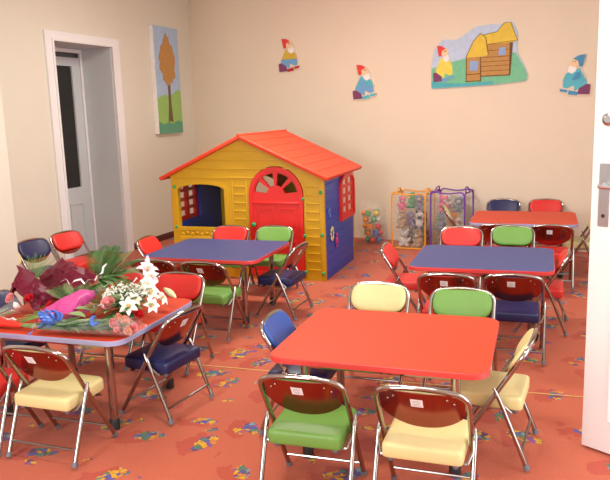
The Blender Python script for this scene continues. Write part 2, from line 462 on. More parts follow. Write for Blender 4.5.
# ------------------------------------------------------------------ tables
TW, TD, THT = .907, .775, .493
TABLES = {'near': (-1.174, 2.851), 'right': (-1.250, 4.688), 'house': (-3.173, 4.300), 'far': (-1.378, 6.528), 'flower': (-2.786, 2.568)}
def make_table(top, edge):
    t = thing('table', 'x', 'table')
    hw, hd = TW/2, TD/2
    out = roundpoly([(-hw, -hd), (hw, -hd), (hw, hd), (-hw, hd)], .085, 8)
    bm = bmesh.new(); pillow(bm, out, XY, [(.004, THT-.024), (.003, THT-.0005), (.0035, THT)])
    tp = finish(bm, 'tabletop', M[top], t)
    bm = bmesh.new()     # edge band
    n = len(out); sc = lambda p, k: Vector(((p[0])*(1+k/hw), p[1]*(1+k/hd)))
    prof = [(-.001, THT-.026), (.001, THT-.024), (.001, THT-.003), (-.001, THT-.001), (-.004, THT-.001)]
    rings = [[bm.verts.new((*sc(p, k), z)) for p in out] for k, z in prof]
    for a, b in zip(rings, rings[1:]):
        for k in range(n): bm.faces.new((a[k], a[(k+1) % n], b[(k+1) % n], b[k]))
    bm.faces.new(rings[0])
    finish(bm, 'edge_band', M[edge], tp)
    lx, ly = hw-.135, hd-.117
    bm = bmesh.new()
    for s in (-1, 1):
        box(bm, -lx, lx, s*ly-.010, s*ly+.010, THT-.075, THT-.027, bev=.002)
        box(bm, s*lx-.010, s*lx+.010, -ly+.012, ly-.012, THT-.075, THT-.027, bev=.002)
    finish(bm, 'under_frame', M['chrome'], t)
    for sx in (-1, 1):
        for s in (-1, 1):
            bm = bmesh.new(); lathe(bm, [(.020, .035), (.020, THT-.03), (.026, THT-.028), (.026, THT-.0265)], seg=18)
            lg = finish(bm, 'leg', M['chrome'], t); lg.location = (sx*lx, s*ly, 0)
            bm = bmesh.new(); lathe(bm, [(.021, .006), (.0245, .008), (.0245, .055), (.0215, .060)], seg=18)
            finish(bm, 'foot', M['rubber_black'], lg)
            bm = bmesh.new(); lathe(bm, [(.016, .0), (.017, .001), (.017, .006)], seg=18)
            finish(bm, 'glide', M['rubber_grey'], lg)
    return t
TL = {'near': ('top_red', 'edge_red', 'orange red topped table nearest the camera, with green and cream chairs before it'),
      'right': ('top_blue', 'edge_red', 'blue topped table with red edge directly behind the nearest red table'),
      'house': ('top_blue', 'edge_red', 'blue topped table with red edge in front of the toy playhouse'),
      'far': ('top_red', 'edge_lavender', 'farthest red table with grey edge, beside the back wall and toy hampers'),
      'flower': ('top_red', 'edge_lavender', 'red table with lavender edge covered in flower bouquets')}
for k, (a, b, lab) in TL.items():
    t = make_table(a, b); t['label'] = lab; t['group'] = 'low square tables with chrome legs'
    t.location = (*TABLES[k], 0); t.rotation_euler = (0, 0, TH)

# ------------------------------------------------------------------ chairs
WF = .330
PF, PP = V(0, .17, 0), V(0, -.027, .322)
DIR = (PP-PF).normalized()
TOPS = .632
def on_tube(s, x=0, n=0):           # point at slant distance s from the front foot, n in front of the tube line
    p = PF+DIR*s; nn = V(0, DIR.z, -DIR.y)
    return V(x, p.y+nn.y*n, p.z+nn.z*n)
def make_chair(seat_m, pad_m):
    t = thing('folding_chair', 'x', 'chair')
    hw = WF/2; r = .0105
    sp_ = (PP-PF).length
    bm = bmesh.new()                # upper hoop of the main tube
    path = [on_tube(sp_, -hw), on_tube(TOPS-.02, -hw), on_tube(TOPS, -.05), on_tube(TOPS, .05), on_tube(TOPS-.02, hw), on_tube(sp_, hw)]
    tube(bm, fillet(path, .075, 8), r, 10)
    finish(bm, 'back_frame', M['chrome'], t)
    for s in (-1, 1):
        bm = bmesh.new(); tube(bm, [on_tube(sp_, s*hw), on_tube(.02, s*hw)], r, 10)
        lg = finish(bm, 'leg', M['chrome'], t)
        bm = bmesh.new(); tube(bm, [on_tube(.032, s*hw), on_tube(.014, s*hw)], [.0122, .0138], 12)
        finish(bm, 'foot', M['rubber_grey'], lg)
        # rear leg, hung outside the main tube
        x = s*(hw+.013); top = V(x, -.022, .345)
        bm = bmesh.new()
        tube(bm, fillet([V(s*(hw+.016), .002, .350), V(x, -.040, .300), V(x, -.160, .016)], .05, 6), [.006, .009]+[.0105]*6, 10) if False else \
            tube(bm, fillet([V(s*(hw+.012), -.020, .352), V(x, -.050, .290), V(x, -.160, .018)], .06, 6), [.005]+[.0095]*7+[.0105], 10)
        lg = finish(bm, 'leg', M['chrome'], t)
        bm = bmesh.new(); tube(bm, [V(x, -.1535, .033), V(x, -.161, .013)], [.0122, .0138], 12)
        finish(bm, 'foot', M['rubber_grey'], lg)
        bm = bmesh.new(); lathe(bm, [(.006, -.020), (.0085, -.016), (.0085, .000), (.006, .003)], seg=12)
        bmesh.ops.rotate(bm, verts=bm.verts, cent=(0, 0, 0), matrix=Matrix.Rotation(PI/2, 3, 'Y')); bmesh.ops.scale(bm, verts=bm.verts, vec=(s, 1, 1))
        bmesh.ops.translate(bm, verts=bm.verts, vec=(s*(hw+.019), -.030, .322))
        finish(bm, 'pivot', M['chrome'], t)
    for (a, b) in ((on_tube(.092, -hw), on_tube(.092, hw)), (V(-hw-.013, -.136, .080), V(hw+.013, -.136, .080))):
        bm = bmesh.new(); tube(bm, [a, b], .0060, 8); finish(bm, 'crossbar', M['chrome_bar'], t)
    # seat
    out = roundpoly([(-.147, -.132), (.147, -.132), (.150, .155), (-.150, .155)], [.022, .022, .05, .05], 6)
    def sf(u, v, h):                # a slightly dished cushion
        k = max(0, 1-(u/.15)**2)*max(0, 1-((v-.01)/.15)**2)
        return V(u, v, h + (.004*k if h > .29 else 0) + .03*(v+.05)*.4)
    bm = bmesh.new(); pillow(bm, out, sf, [(.008, .250), (.002, .253), (0, .258), (0, .292), (.003, .300), (.009, .305), (.02, .307), (.075, .308), (.12, .309)])
    seat = finish(bm, 'seat', M[seat_m], t, sharp=60)
    bm = bmesh.new()
    for y in (-.09, .09):
        tube(bm, [V(-.158, y, .2435), V(.158, y, .2435)], .0065, 8)
    for s in (-1, 1):
        tube(bm, fillet([V(s*.128, .10, .244), V(s*.128, -.10, .244)], .01), .0055, 8)
        for y in (-.09,): tube(bm, [V(s*.158, y, .2435), V(s*(hw+.012), -.052, .285)], .0055, 8)
    finish(bm, 'seat_rail', M['chrome_bar'], seat)
    for s in (-1, 1):
        for y in (-.10, .11):
            bm = bmesh.new(); ball(bm, (s*.118, y, .238), .0125, 1, 1, 1.1, 10, 7); finish(bm, 'bumper', M['rubber_grey'], seat)
    # backrest: a metal plate tinted with the carpet's reflection, cushion on its front
    bow = lambda u: -.020*(1-(u/.15)**2)           # hollow towards the sitter
    def pf(u, v, h): return on_tube(v, u, h+bow(u)*1.0)
    hb = .152
    plate = [(-hb, .605), (-hb, .50)]+[(hb*math.cos(a), .482-.058*math.sin(a)) for a in [PI-PI*i/14 for i in range(15)]]+[(hb, .50), (hb, .605)]
    plate = plate+[(hb-.03, .622), (.05, .628), (-.05, .628), (-hb+.03, .622)]
    N = 12
    bm = bmesh.new()
    # columns so the plate can bend
    us = [-hb+2*hb*i/20 for i in range(21)]
    lo = lambda u: .500-.066*max(0, 1-abs(u/hb)**2.4)**.8
    hi = lambda u: .630-.040*(abs(u)/hb)**4
    def sheet(bm, lo, hi, us, h0, h1, nv=5, crown=0):
        g = {}
        for layer, h in ((0, h0), (1, h1)):
            for i, u in enumerate(us):
                for j in range(nv+1):
                    k = j/nv; v = lo(u)*(1-k)+hi(u)*k
                    g[layer, i, j] = bm.verts.new(pf(u, v, h))
        n = len(us)-1
        for i in range(n):
            for j in range(nv):
                bm.faces.new((g[0, i, j], g[0, i, j+1], g[0, i+1, j+1], g[0, i+1, j]))
                bm.faces.new((g[1, i, j], g[1, i+1, j], g[1, i+1, j+1], g[1, i, j+1]))
        ring = [(i, 0) for i in range(n)]+[(n, j) for j in range(nv)]+[(i, nv) for i in range(n, 0, -1)]+[(0, j) for j in range(nv, 0, -1)]
        for (a, b) in zip(ring, ring[1:]+ring[:1]):
            bm.faces.new((g[0, a[0], a[1]], g[0, b[0], b[1]], g[1, b[0], b[1]], g[1, a[0], a[1]]))
    sheet(bm, lo, hi, us, -.0015, .0015)
    back = finish(bm, 'backrest', M['chrome_carpet_tint'], t)
    out = roundpoly([(-.155, .468), (.155, .468), (.155, .626), (-.155, .626)], .075, 8)
    bm = bmesh.new()
    pillow(bm, out, pf, [(.004, .002), (0, .008), (.002, .017), (.009, .023), (.03, .026), (.07, .027), (.12, .0275)])
    finish(bm, 'back_pad', M[pad_m], back, sharp=60)
    bm = bmesh.new()                # paper sticker with a few printed lines
    def rect(u0, u1, v0, v1, h, mi):
        f = bm.faces.new([bm.verts.new(pf(u, v, h)) for u, v in ((u0, v0), (u0, v1), (u1, v1), (u1, v0))]); f.material_index = mi
    su = .012
    for i in range(2):
        rect(-su-.022+.022*i, -su+.022*i, .555, .598, -.0024, 0)
    for v, a, b in ((.589, -.017, .015), (.581, -.014, .012), (.572, -.017, .010), (.565, -.015, .016)):
        rect(-su+a, -su+b, v-.0022, v, -.0030, 1)
    finish(bm, 'sticker', [M['label_white'], M['label_ink']], back, smooth=False)
    bm = bmesh.new()
    for u in (-.118, -.095, .095, .118):
        for v in (.575 if abs(u) > .1 else .600,):
            ball(bm, pf(u, v, -.002), .0042, seg=8, rings=5)
    finish(bm, 'rivet', M['chrome'], back)
    return t

PROTO = {}
PLACED = set()
def chair(kind, x, y, a, label, group, tilt=0.):
    if kind not in PROTO: PROTO[kind] = make_chair(*kind)
    o = PROTO[kind] if kind not in PLACED else copy_tree(PROTO[kind])
    PLACED.add(kind)
    o.location = (x, y, 0); o.rotation_euler = (0, 0, a)
    o['label'] = label; o['group'] = group
    return o
K = lambda c: ('pad_'+c, 'pad_'+c)
def at_table(tk, kind, x, y, a, label):
    dx, dy = rot2(x, y)
    chair(kind, TABLES[tk][0]+dx, TABLES[tk][1]+dy, TH+math.radians(a), label, GR[tk])
GR = {'near': 'folding chairs around the near red table', 'right': 'folding chairs around the right blue table', 'house': 'folding chairs around the playhouse table',
      'far': 'folding chairs around the far red table', 'flower': 'folding chairs around the flower table'}
# near table
at_table('near', K('green'), -.205, -.530, 1, 'green seated folding chair with its back to the camera, at the nearest red table')
at_table('near', K('cream'), .246, -.532, -1, 'cream seated folding chair with its back to the camera, at the nearest red table')
at_table('near', K('cream'), -.221, .621, 180, 'cream padded folding chair facing the camera across the nearest red table')
at_table('near', K('green'), .240, .585, 180, 'green padded folding chair facing the camera across the nearest red table')
at_table('near', ('pad_navy', 'pad_blue'), -.445, .050, -88, 'navy folding chair with back coloured brighter as if lit, at left end of the nearest red table')
at_table('near', K('cream'), .456, .026, 85, 'cream folding chair seen side on at right end of the nearest red table')
# right blue table
at_table('right', K('red'), -.158, -.600, 1, 'folding chair with bare metal back, left one before the right blue table')
at_table('right', K('navy'), .222, -.545, 0, 'navy seated folding chair with stickered metal back, before the right blue table')
at_table('right', K('red'), -.244, .775, 180, 'red padded folding chair behind the right blue table, next to a green one')
at_table('right', K('green'), .149, .876, 180, 'green padded folding chair behind the right blue table, next to a red one')
at_table('right', K('red'), -.545, .085, -88, 'red folding chair leaning at left end of the right blue table')
at_table('right', K('red'), .385, .065, 88, 'red folding chair turned side on at right end of the right blue table')
# playhouse table
at_table('house', K('green'), -.196, -.510, 0, 'metal backed folding chair partly behind the lilies, before the playhouse table')
at_table('house', K('green'), .202, -.530, -3, 'green seated folding chair with metal back, before the playhouse table')
at_table('house', K('red'), -.230, .610, 180, 'red padded folding chair between the blue table and the playhouse')
at_table('house', K('green'), .162, .650, 180, 'green padded folding chair in front of the playhouse red door')
at_table('house', K('red'), -.560, .130, -86, 'red padded folding chair at left end of the playhouse table')
at_table('house', K('navy'), .495, .050, 88, 'navy folding chair seen edge on at right end of the playhouse table')
# far table
at_table('far', K('red'), -.180, -.575, 0, 'metal backed folding chair behind the red and green pair, before the far table')
at_table('far', K('red'), .230, -.560, 0, 'metal backed folding chair with white sticker, before the far red table')
at_table('far', K('navy'), -.222, .753, 180, 'navy padded folding chair against the back wall behind the far table')
at_table('far', K('red'), .191, .781, 180, 'red padded folding chair against the back wall behind the far table')
at_table('far', K('cream'), -.630, .430, -80, 'cream folding chair standing askew in front of the purple hamper')
at_table('far', K('cream'), .480, -.028, 88, 'folding chair at right end of the far table, half behind the open door')
# flower table
at_table('flower', K('cream'), .199, -.502, -1, 'cream seated folding chair with metal back, in front of the flower table')
at_table('flower', K('red'), -.215, -.515, 2, 'red seated folding chair in front of the flower table, cut by the picture edge')
at_table('flower', K('red'), .160, .615, 180, 'bright red padded folding chair behind the lilies on the flower table')
at_table('flower', K('red'), -.237, .600, 180, 'red padded folding chair mostly hidden behind the green ferns')
at_table('flower', K('navy'), .436, .035, 82, 'navy seated folding chair with stickered back, right end of flower table')
at_table('flower', K('navy'), -.520, .090, -85, 'navy folding chair at left end of flower table, beside the pale projecting wall')
# row along the left wall
def wall_chair(kind, px, py, a, label):
    a = math.radians(a); x, y = px+.16*-math.sin(a), py+.16*math.cos(a)
    chair(kind, x, y, a, label, 'folding chairs in a row by the doorway')
wall_chair(K('cream'), -4.63, 3.47, -84, 'cream folding chair half hidden by the pale projecting wall')
wall_chair(K('navy'), -4.76, 3.87, -88, 'navy padded folding chair by the left wall, behind burgundy wrapped flowers')
wall_chair(K('red'), -4.79, 4.25, -90, 'red padded folding chair standing in front of the white doorway')

# ------------------------------------------------------------------ playhouse
def build_house():
    fx, fy = rot2(-1.813, 5.894)
    h = thing('playhouse', 'yellow and blue plastic toy playhouse with an orange red roof and red arched door', 'playhouse', (fx, fy, 0), TH)
    def arch(cx, w, z0, zs, rise, n=14):       # window outline with a curved head
        p = [(cx-w/2, z0), (cx+w/2, z0), (cx+w/2, zs)]
        p += [(cx+w/2*math.cos(a), zs+rise*math.sin(a)) for a in [PI*i/n for i in range(1, n)]]
        return p+[(cx-w/2, zs)]
    gable = [(-1.5, 0), (0, 0), (0, .945), (-.77, 1.285), (-1.5, .955)]
    win = arch(-1.19, .475, .465, .815, .055); door_h = arch(-.450, .525, .02, .77, .262, 20)
    bm = bmesh.new(); slab(bm, gable, [win, door_h], XZ(0), -.04, 0)
    # lapped boards in the gable, window head, posts with short blocks
    def board(x0, x1, z, d=.007): box(bm, x0, x1, -d, .0, z-.006, z+.006, bev=.002)
    for z, x0, x1 in ((.93, -1.46, -.60), (1.01, -1.32, -.24), (1.09, -1.15, -.40), (1.17, -.97, -.57)): board(x0, x1, z)
    for z in [.10+.075*i for i in range(11)]:
        board(-.165, -.045, z); 
        if z < .86: board(-.86, -.745, z)
    for xx in (-.172, -.035, -.87, -.735): box(bm, xx-.004, xx+.004, -.006, 0, .03, .90, bev=.002)
    slab(bm, arch(-1.19, .535, .435, .815, .085), [win], XZ(0), 0, .010)
    slab(bm, arch(-.45, .61, .0, .77, .305, 20), [arch(-.45, .53, -.0, .77, .265, 20)] if False else [], XZ(0), 0, .0) if False else None
    for i in range(9): ball(bm, (-1.40+.05*i, -.004, .40+.012*(i % 2)), .022, 1, .5, .8, 8, 6)      # moulded flower box
    box(bm, -1.43, -.95, -.02, 0, .30, .385, bev=.006)
    finish(bm, 'front_wall', M['toy_yellow'], h)
    bm = bmesh.new(); slab(bm, gable, [arch(-1.02, .36, .45, .80, .06)], XZ(1.03), -.0, .04); finish(bm, 'back_wall', M['toy_yellow'], h)
    # window jamb (yellow lining of the front opening)
    bm = bmesh.new(); box(bm, -.957, -.94, .04, .12, .46, .83); finish(bm, 'window_jamb', M['toy_yellow'], h)
    for name, x0, sg, c in (('side_wall', 0, 1, .735), ('side_wall', -1.5, -1, .295)):
        hole = arch(c, .44, .50, .80, .085)
        bm = bmesh.new(); slab(bm, [(.04, 0), (.99, 0), (.99, .935), (.04, .935)], [hole], YZ(x0, sg), -.04, 0)
        for i in range(11):
            z = .08+.078*i
            for a, b in ((.06, c-.26), (c+.26, .97)) if .44 < z < .93 else ((.06, .97),):
                if b-a > .05: box(bm, *(sorted((x0, x0+sg*.006))), a, b, z-.004, z+.004, bev=.0015)
        w = finish(bm, 'side_wall', M['toy_blue'], h)
        bm = bmesh.new()
        inner = []
        for i in range(2):
            for j in range(4):
                u0 = c-.175+.185*i; v0 = .525+.088*j
                inner.append([(u0+.02, v0+.012), (u0+.145, v0+.012), (u0+.145, v0+.070), (u0+.02, v0+.070)])
        slab(bm, arch(c, .50, .47, .80, .115), inner, YZ(x0, sg), -.012, .016)
        wf = finish(bm, 'window_frame', M['toy_red'], h)
        bm = bmesh.new()
        slab(bm, arch(c, .50, .47, .80, .115), [arch(c, .43, .505, .80, .085)], YZ(x0, sg), .016, .028)
        finish(bm, 'frame_rim', M['toy_red'], wf)
        bm = bmesh.new() if sg > 0 else None
        if sg > 0: slab(bm, arch(c, .42, .50, .80, .08), [], YZ(x0, sg), -.004, .004), finish(bm, 'window_panel', M['toy_cream'], wf, smooth=False)
        if sg > 0:
            bm = bmesh.new()                    # moulded wall toys
            for k in range(8): ball(bm, (.010, .20+.038*math.cos(k*PI/4), .40+.052*math.sin(k*PI/4)), .016, .5, 1, 1.2, 8, 6)
            finish(bm, 'flower_relief', M['pad_cream'], w)
            bm = bmesh.new(); ball(bm, (.012, .335, .315), .036, .4, 1, 1, 12, 8); ball(bm, (.014, .335, .37), .02, .5, 1.4, .8, 10, 7); ball(bm, (.014, .335, .262), .018, .5, 1.4, .8, 10, 7)
            finish(bm, 'telephone_relief', M['toy_magenta'], w)
            bm = bmesh.new(); tube(bm, fillet([(.008, .10, .60), (.02, .10, .64), (.008, .17, .62), (.008, .15, .56)], .02), .008)
            finish(bm, 'hook', M['plastic_blue'], w)
    # roof: two thick panels
    for sg, ex, ez in ((1, .055, .930), (-1, -1.595, .935)):
        rx, rz = -.77, 1.312
        bm = bmesh.new(); d = V(ex-rx, 0, ez-rz); L = d.length; d.normalize(); nrm = V(-d.z*1, 0, d.x)
        if nrm.z < 0: nrm = -nrm
        def rf(u, v, hh, d=d, nrm=nrm): return V(rx, 0, rz)+d*u+V(0, v, 0)+nrm*(hh-.03)
        pillow(bm, roundpoly([(0.0, -.055), (L, -.055), (L, 1.20), (0.0, 1.20)], .01, 2), rf, [(.003, 0), (0, .004), (0, .028), (.004, .032)])
        for k in range(1, 7):                   # shallow tile steps
            pillow(bm, [(L*k/7-.004, -.04), (L*k/7+.004, -.04), (L*k/7+.004, 1.185), (L*k/7-.004, 1.185)], rf, [(0, .031), (.001, .0345)])
        if sg > 0:
            tube(bm, [V(rx, -.055, rz-.004), V(rx, 1.2, rz-.004)], .016, 10)
        rp = finish(bm, 'roof_panel', M['toy_roof'], h)
    # door
    bm = bmesh.new(); hub = (-.45, .735)
    W_ = .515
    out = arch(-.45, W_, .03, .77, .256, 20)
    holes = []
    for i in range(4):
        a0, a1 = PI*i/4+.11, PI*(i+1)/4-.11
        arc = [(hub[0]+.205*math.cos(a0+(a1-a0)*k/5), hub[1]+.045+.190*math.sin(a0+(a1-a0)*k/5)) for k in range(6)]
        inn = [(hub[0]+.085*math.cos(a1-(a1-a0)*k/2), hub[1]+.045+.080*math.sin(a1-(a1-a0)*k/2)) for k in range(3)]
        holes.append(arc+inn)
    slab(bm, out, holes, XZ(0.01), -.018, .012)
    slab(bm, out, [arch(-.45, W_-.075, .07, .77, .220, 20)], XZ(-.002), 0, .010)
    for x0, x1 in ((-.635, -.47), (-.43, -.265)):
        for z0, z1 in ((.12, .36), (.42, .66)):
            slab(bm, [(x0, z0), (x1, z0), (x1, z1), (x0, z1)], [[(x0+.014, z0+.014), (x1-.014, z0+.014), (x1-.014, z1-.014), (x0+.014, z1-.014)]], XZ(-.002), 0, .006)
    box(bm, -.68, -.22, -.012, 0, .69, .715, bev=.003)
    dr = finish(bm, 'door', M['toy_red'], h)
    bm = bmesh.new(); ball(bm, (-.665, -.022, .505), .022, 1, .8, 1); finish(bm, 'door_knob', M['toy_green'], dr)
    for x, z in ((-1.46, .845), (-1.46, .465), (-.028, .80), (-.022, .42), (-.018, .07), (-.193, .74), (-.185, .41), (-.183, .08)):
        bm = bmesh.new(); ball(bm, (x, -.005, z), .017, 1, .7, 1, 12, 8); finish(bm, 'plug', M['toy_green'], h)
    bm = bmesh.new(); box(bm, -1.455, -.045, .045, .985, .001, .012); finish(bm, 'floor_panel', M['toy_blue'], h, smooth=False)
build_house()

# ------------------------------------------------------------------ wall decorations
def deco(bm_pts, fn, h0, h1, name, m, parent):
    bm = bmesh.new(); slab(bm, bm_pts, [], fn, h0, h1); return finish(bm, name, M[m], parent, smooth=False)

def gnome(root, U, cols, lay=.012, outline=True):
    """a seated bearded gnome; U maps drawing units to wall (x, z)"""
    F = XZ(0); T = lambda pts: [U(*p) for p in pts]
    if outline:
        deco(roundpoly(T([(158, 92), (222, 98), (268, 128), (300, 180), (305, 232), (334, 285), (334, 345), (360, 352), (350, 385), (290, 398), (285, 412), (120, 414), (110, 330), (150, 300), (165, 250), (198, 195), (165, 150)]), .012, 3), F, 0, lay, 'board', 'paint_skin2', root)
    pieces = [('log_seat', 'stone', [(120, 330), (160, 322), (205, 345), (218, 402), (126, 406)], 12),
              ('trousers', 'legs', [(155, 285), (325, 290), (328, 342), (300, 356), (245, 332), (238, 378), (200, 352), (148, 322)], 14),
              ('shoe', 'shoe', [(214, 384), (282, 368), (288, 400), (216, 410)], 10), ('shoe', 'shoe', [(290, 366), (350, 355), (346, 376), (295, 386)], 8),
              ('jacket', 'coat', [(205, 200), (250, 222), (305, 236), (328, 292), (158, 292), (180, 248)], 16),
              ('sleeve', 'sleeve', [(200, 228), (232, 236), (262, 284), (240, 296), (192, 270)], 10),
              ('beard', 'beard', [(232, 188), (284, 176), (294, 226), (262, 244), (232, 222)], 10)]
    d = .0015
    for i, (nm, ck, pts, rr) in enumerate(pieces):
        deco(roundpoly(T(pts), .006, 3), F, lay+.0002*i, lay+d*(1+.6*i), nm, cols[ck], root)
    bm = bmesh.new(); slab(bm, T(ellipse(243, 158, 33, 36, 20)), [], F, lay, lay+d*6.0)
    slab(bm, T(ellipse(274, 164, 12, 9, 12)), [], F, lay, lay+d*7.0)
    face = finish(bm, 'face', M['paint_skin'], root, smooth=False)
    bm = bmesh.new()
    for p in ((240, 150), (258, 150)): slab(bm, T(ellipse(*p, 4, 6, 8)), [], F, lay+d*6, lay+d*7)
    finish(bm, 'eye', M['eye_black'], face, smooth=False)
    deco(roundpoly(T([(165, 100), (212, 104), (258, 130), (218, 146), (208, 190), (184, 190)]), .006, 3), F, lay, lay+d*6.6, 'hat', cols['hat'], root)

def wall_gnome(x0, z0, wid, mirror, cols, label):
    s = wid/250.
    g = thing('gnome_wall_art', label, 'wall decoration', (x0, YB-.001, z0), 0, 'painted gnome cutouts on the back wall')
    U = (lambda u, v: Vector(((u-235)*s*(-1 if mirror else 1), (410-v)*s)))
    gnome(g, U, cols)
c1 = dict(stone='paint_plum', legs='paint_trouser', shoe='paint_shoe', coat='paint_mustard', sleeve='paint_mustard', beard='paint_beard', hat='paint_hat')
c2 = dict(c1, coat='paint_aqua', legs='paint_trouser', sleeve='paint_trouser', shoe='paint_aqua')
c3 = dict(c1, coat='paint_aqua', legs='paint_aqua', sleeve='paint_hoodblue', shoe='paint_hoodblue', hat='paint_hoodblue')
wall_gnome(-4.39, 1.975, .315, False, c1, 'small painted gnome cutout in mustard jacket and red hat, above the playhouse')
wall_gnome(-3.41, 1.615, .315, False, c2, 'small painted gnome cutout in blue clothes and red hat, right of the playhouse roof')
wall_gnome(-1.13, 1.575, .315, True, c3, 'small painted gnome cutout with blue hood, on back wall next to the open door')

def mural():
    s = 1/5.81*.01085
    m = thing('cottage_wall_art', 'cloud shaped painted board of a gnome beside a thatched log cottage', 'wall decoration', (-2.612, YB-.001, 1.700))
    U = lambda u, v: Vector(((u-40)*s, (372-v)*s))
    T = lambda p: [U(*q) for q in p]; F = XZ(0)
    deco(roundpoly(T([(40, 372), (42, 250), (60, 150), (110, 98), (190, 108), (240, 80), (300, 42), (400, 36), (440, 46), (460, 30), (498, 32), (530, 90), (524, 190), (565, 265), (590, 320), (580, 352), (400, 366)]), .03, 4), F, 0, .016, 'board', 'paint_sky', m)
    deco(roundpoly(T([(42, 370), (43, 258), (110, 236), (240, 212), (520, 196), (563, 268), (586, 320), (578, 350), (400, 364)]), .012, 3), F, .016, .0175, 'painted_meadow', 'paint_grass', m)
    deco(roundpoly(T([(43, 369), (44, 330), (150, 345), (260, 350), (400, 345), (400, 363)]), .006, 3), F, .0175, .0182, 'painted_pond', 'paint_teal', m)
    w = deco(T([(328, 140), (505, 138), (488, 316), (328, 316)]), F, .0175, .021, 'cottage_wall', 'paint_log', m)
    w2 = deco(T([(250, 205), (330, 205), (332, 340), (248, 340)]), F, .0175, .023, 'cottage_porch', 'paint_log', m)
    bm = bmesh.new()
    for z in (176, 212, 236, 260, 286): slab(bm, T([(332, z), (497, z), (497, z+3), (332, z+3)]), [], F, .021, .0222)
    for q in ([(328, 312), (490, 312), (490, 318), (328, 318)], [(488, 140), (506, 138), (494, 316), (488, 316)]): slab(bm, T(q), [], F, .021, .0222)
    finish(bm, 'log_line', M['paint_logdark'], w, smooth=False)
    bm = bmesh.new()
    for q in ([(247, 204), (252, 204), (251, 341), (246, 341)], [(326, 204), (331, 204), (334, 341), (328, 341)], [(246, 300), (333, 298), (333, 303), (246, 305)], [(246, 337), (333, 337), (333, 342), (246, 342)]): slab(bm, T(q), [], F, .023, .0242)
    finish(bm, 'log_line', M['paint_logdark'], w2, smooth=False)
    rf = deco(roundpoly(T([(340, 92), (420, 80), (458, 36), (492, 36), (530, 132), (505, 142), (360, 144)]), .006, 3), F, .0175, .0235, 'cottage_roof', 'paint_thatch', m)
    rp = deco(roundpoly(T([(246, 208), (288, 122), (328, 82), (358, 108), (372, 200), (350, 208)]), .008, 3), F, .0175, .0265, 'porch_roof', 'paint_thatch', m)
    bm = bmesh.new()
    pl = T([(246, 208), (288, 122), (328, 82), (358, 108), (372, 200)])
    tube(bm, [F(p[0], p[1], .0265) for p in pl], .0035, 6); finish(bm, 'roof_line', M['paint_logdark'], rp)
    bm = bmesh.new()
    pl = T([(342, 92), (420, 80), (458, 36), (492, 36), (530, 132), (372, 144)])
    tube(bm, [F(p[0], p[1], .0235) for p in pl], .003, 6); finish(bm, 'roof_line', M['paint_logdark'], rf)
    deco(roundpoly(T([(430, 166), (466, 164), (468, 206), (428, 208)]), .008, 3), F, .021, .024, 'cottage_window', 'paint_pane', w)
    deco(roundpoly(T([(270, 228), (318, 230), (314, 284), (268, 282)]), .008, 3), F, .023, .026, 'cottage_window', 'paint_pane', w2)
    k = .78
    U2 = lambda u, v: U(52+(u-120)*k*.72*1.0, 336-(408-v)*k*.85)
    gnome(m, U2, dict(c1, coat='paint_lemon', legs='paint_lemon', sleeve='paint_lemon', shoe='paint_trouser'), lay=.0176, outline=False)
mural()

def tree_canvas():
    c = thing('tree_painting', 'tall canvas painting of an autumn tree on a green hill, right of the doorway', 'painting', (*CW, 0), WA)
    s0, s1, z0, z1 = -.965, -.425, 1.292, 2.548
    F = lambda u, v, h: V(.002+h, u, v)
    bm = bmesh.new(); slab(bm, [(s0, z0), (s1, z0), (s1, z1), (s0, z1)], [], F, 0, .06); finish(bm, 'canvas', M['paint_canvas'], c, smooth=False)
    W, H = s1-s0, z1-z0
    T = lambda p: [Vector((s0+a*W, z0+b*H)) for a, b in p]
    deco(T([(0, 0), (1, 0), (1, 1), (0, 1)]), F, .06, .061, 'painted_sky', 'paint_skyblue', c)
    deco(T([(0.0, 0), (1, 0), (1, .40), (.85, .42), (.7, .385), (.5, .35), (.3, .37), (0, .33)]), F, .061, .062, 'painted_hill', 'paint_hillgreen', c)
    deco(T([(0, 0), (1, 0), (1, .10), (.8, .12), (.6, .09), (.4, .105), (.2, .085), (0, .12)]), F, .062, .063, 'painted_foreground', 'paint_hilldark', c)
    deco(T([(.40, .10), (.50, .12), (.60, .10), (.56, .30), (.555, .62), (.46, .62), (.46, .30)]), F, .0625, .0645, 'painted_trunk', 'paint_bark', c)
    rnd = random.Random(3); P = []
    for i in range(40):
        a = 2*PI*i/40; rr = 1+.14*rnd.uniform(-1, 1)
        u, v = .34*rr*math.cos(a), .225*rr*math.sin(a); u *= (1-.55*max(0, v)/.25)
        P.append((.5+u, .70+v))
    deco(T(P), F, .0635, .066, 'painted_foliage', 'paint_autumn', c)
tree_canvas()

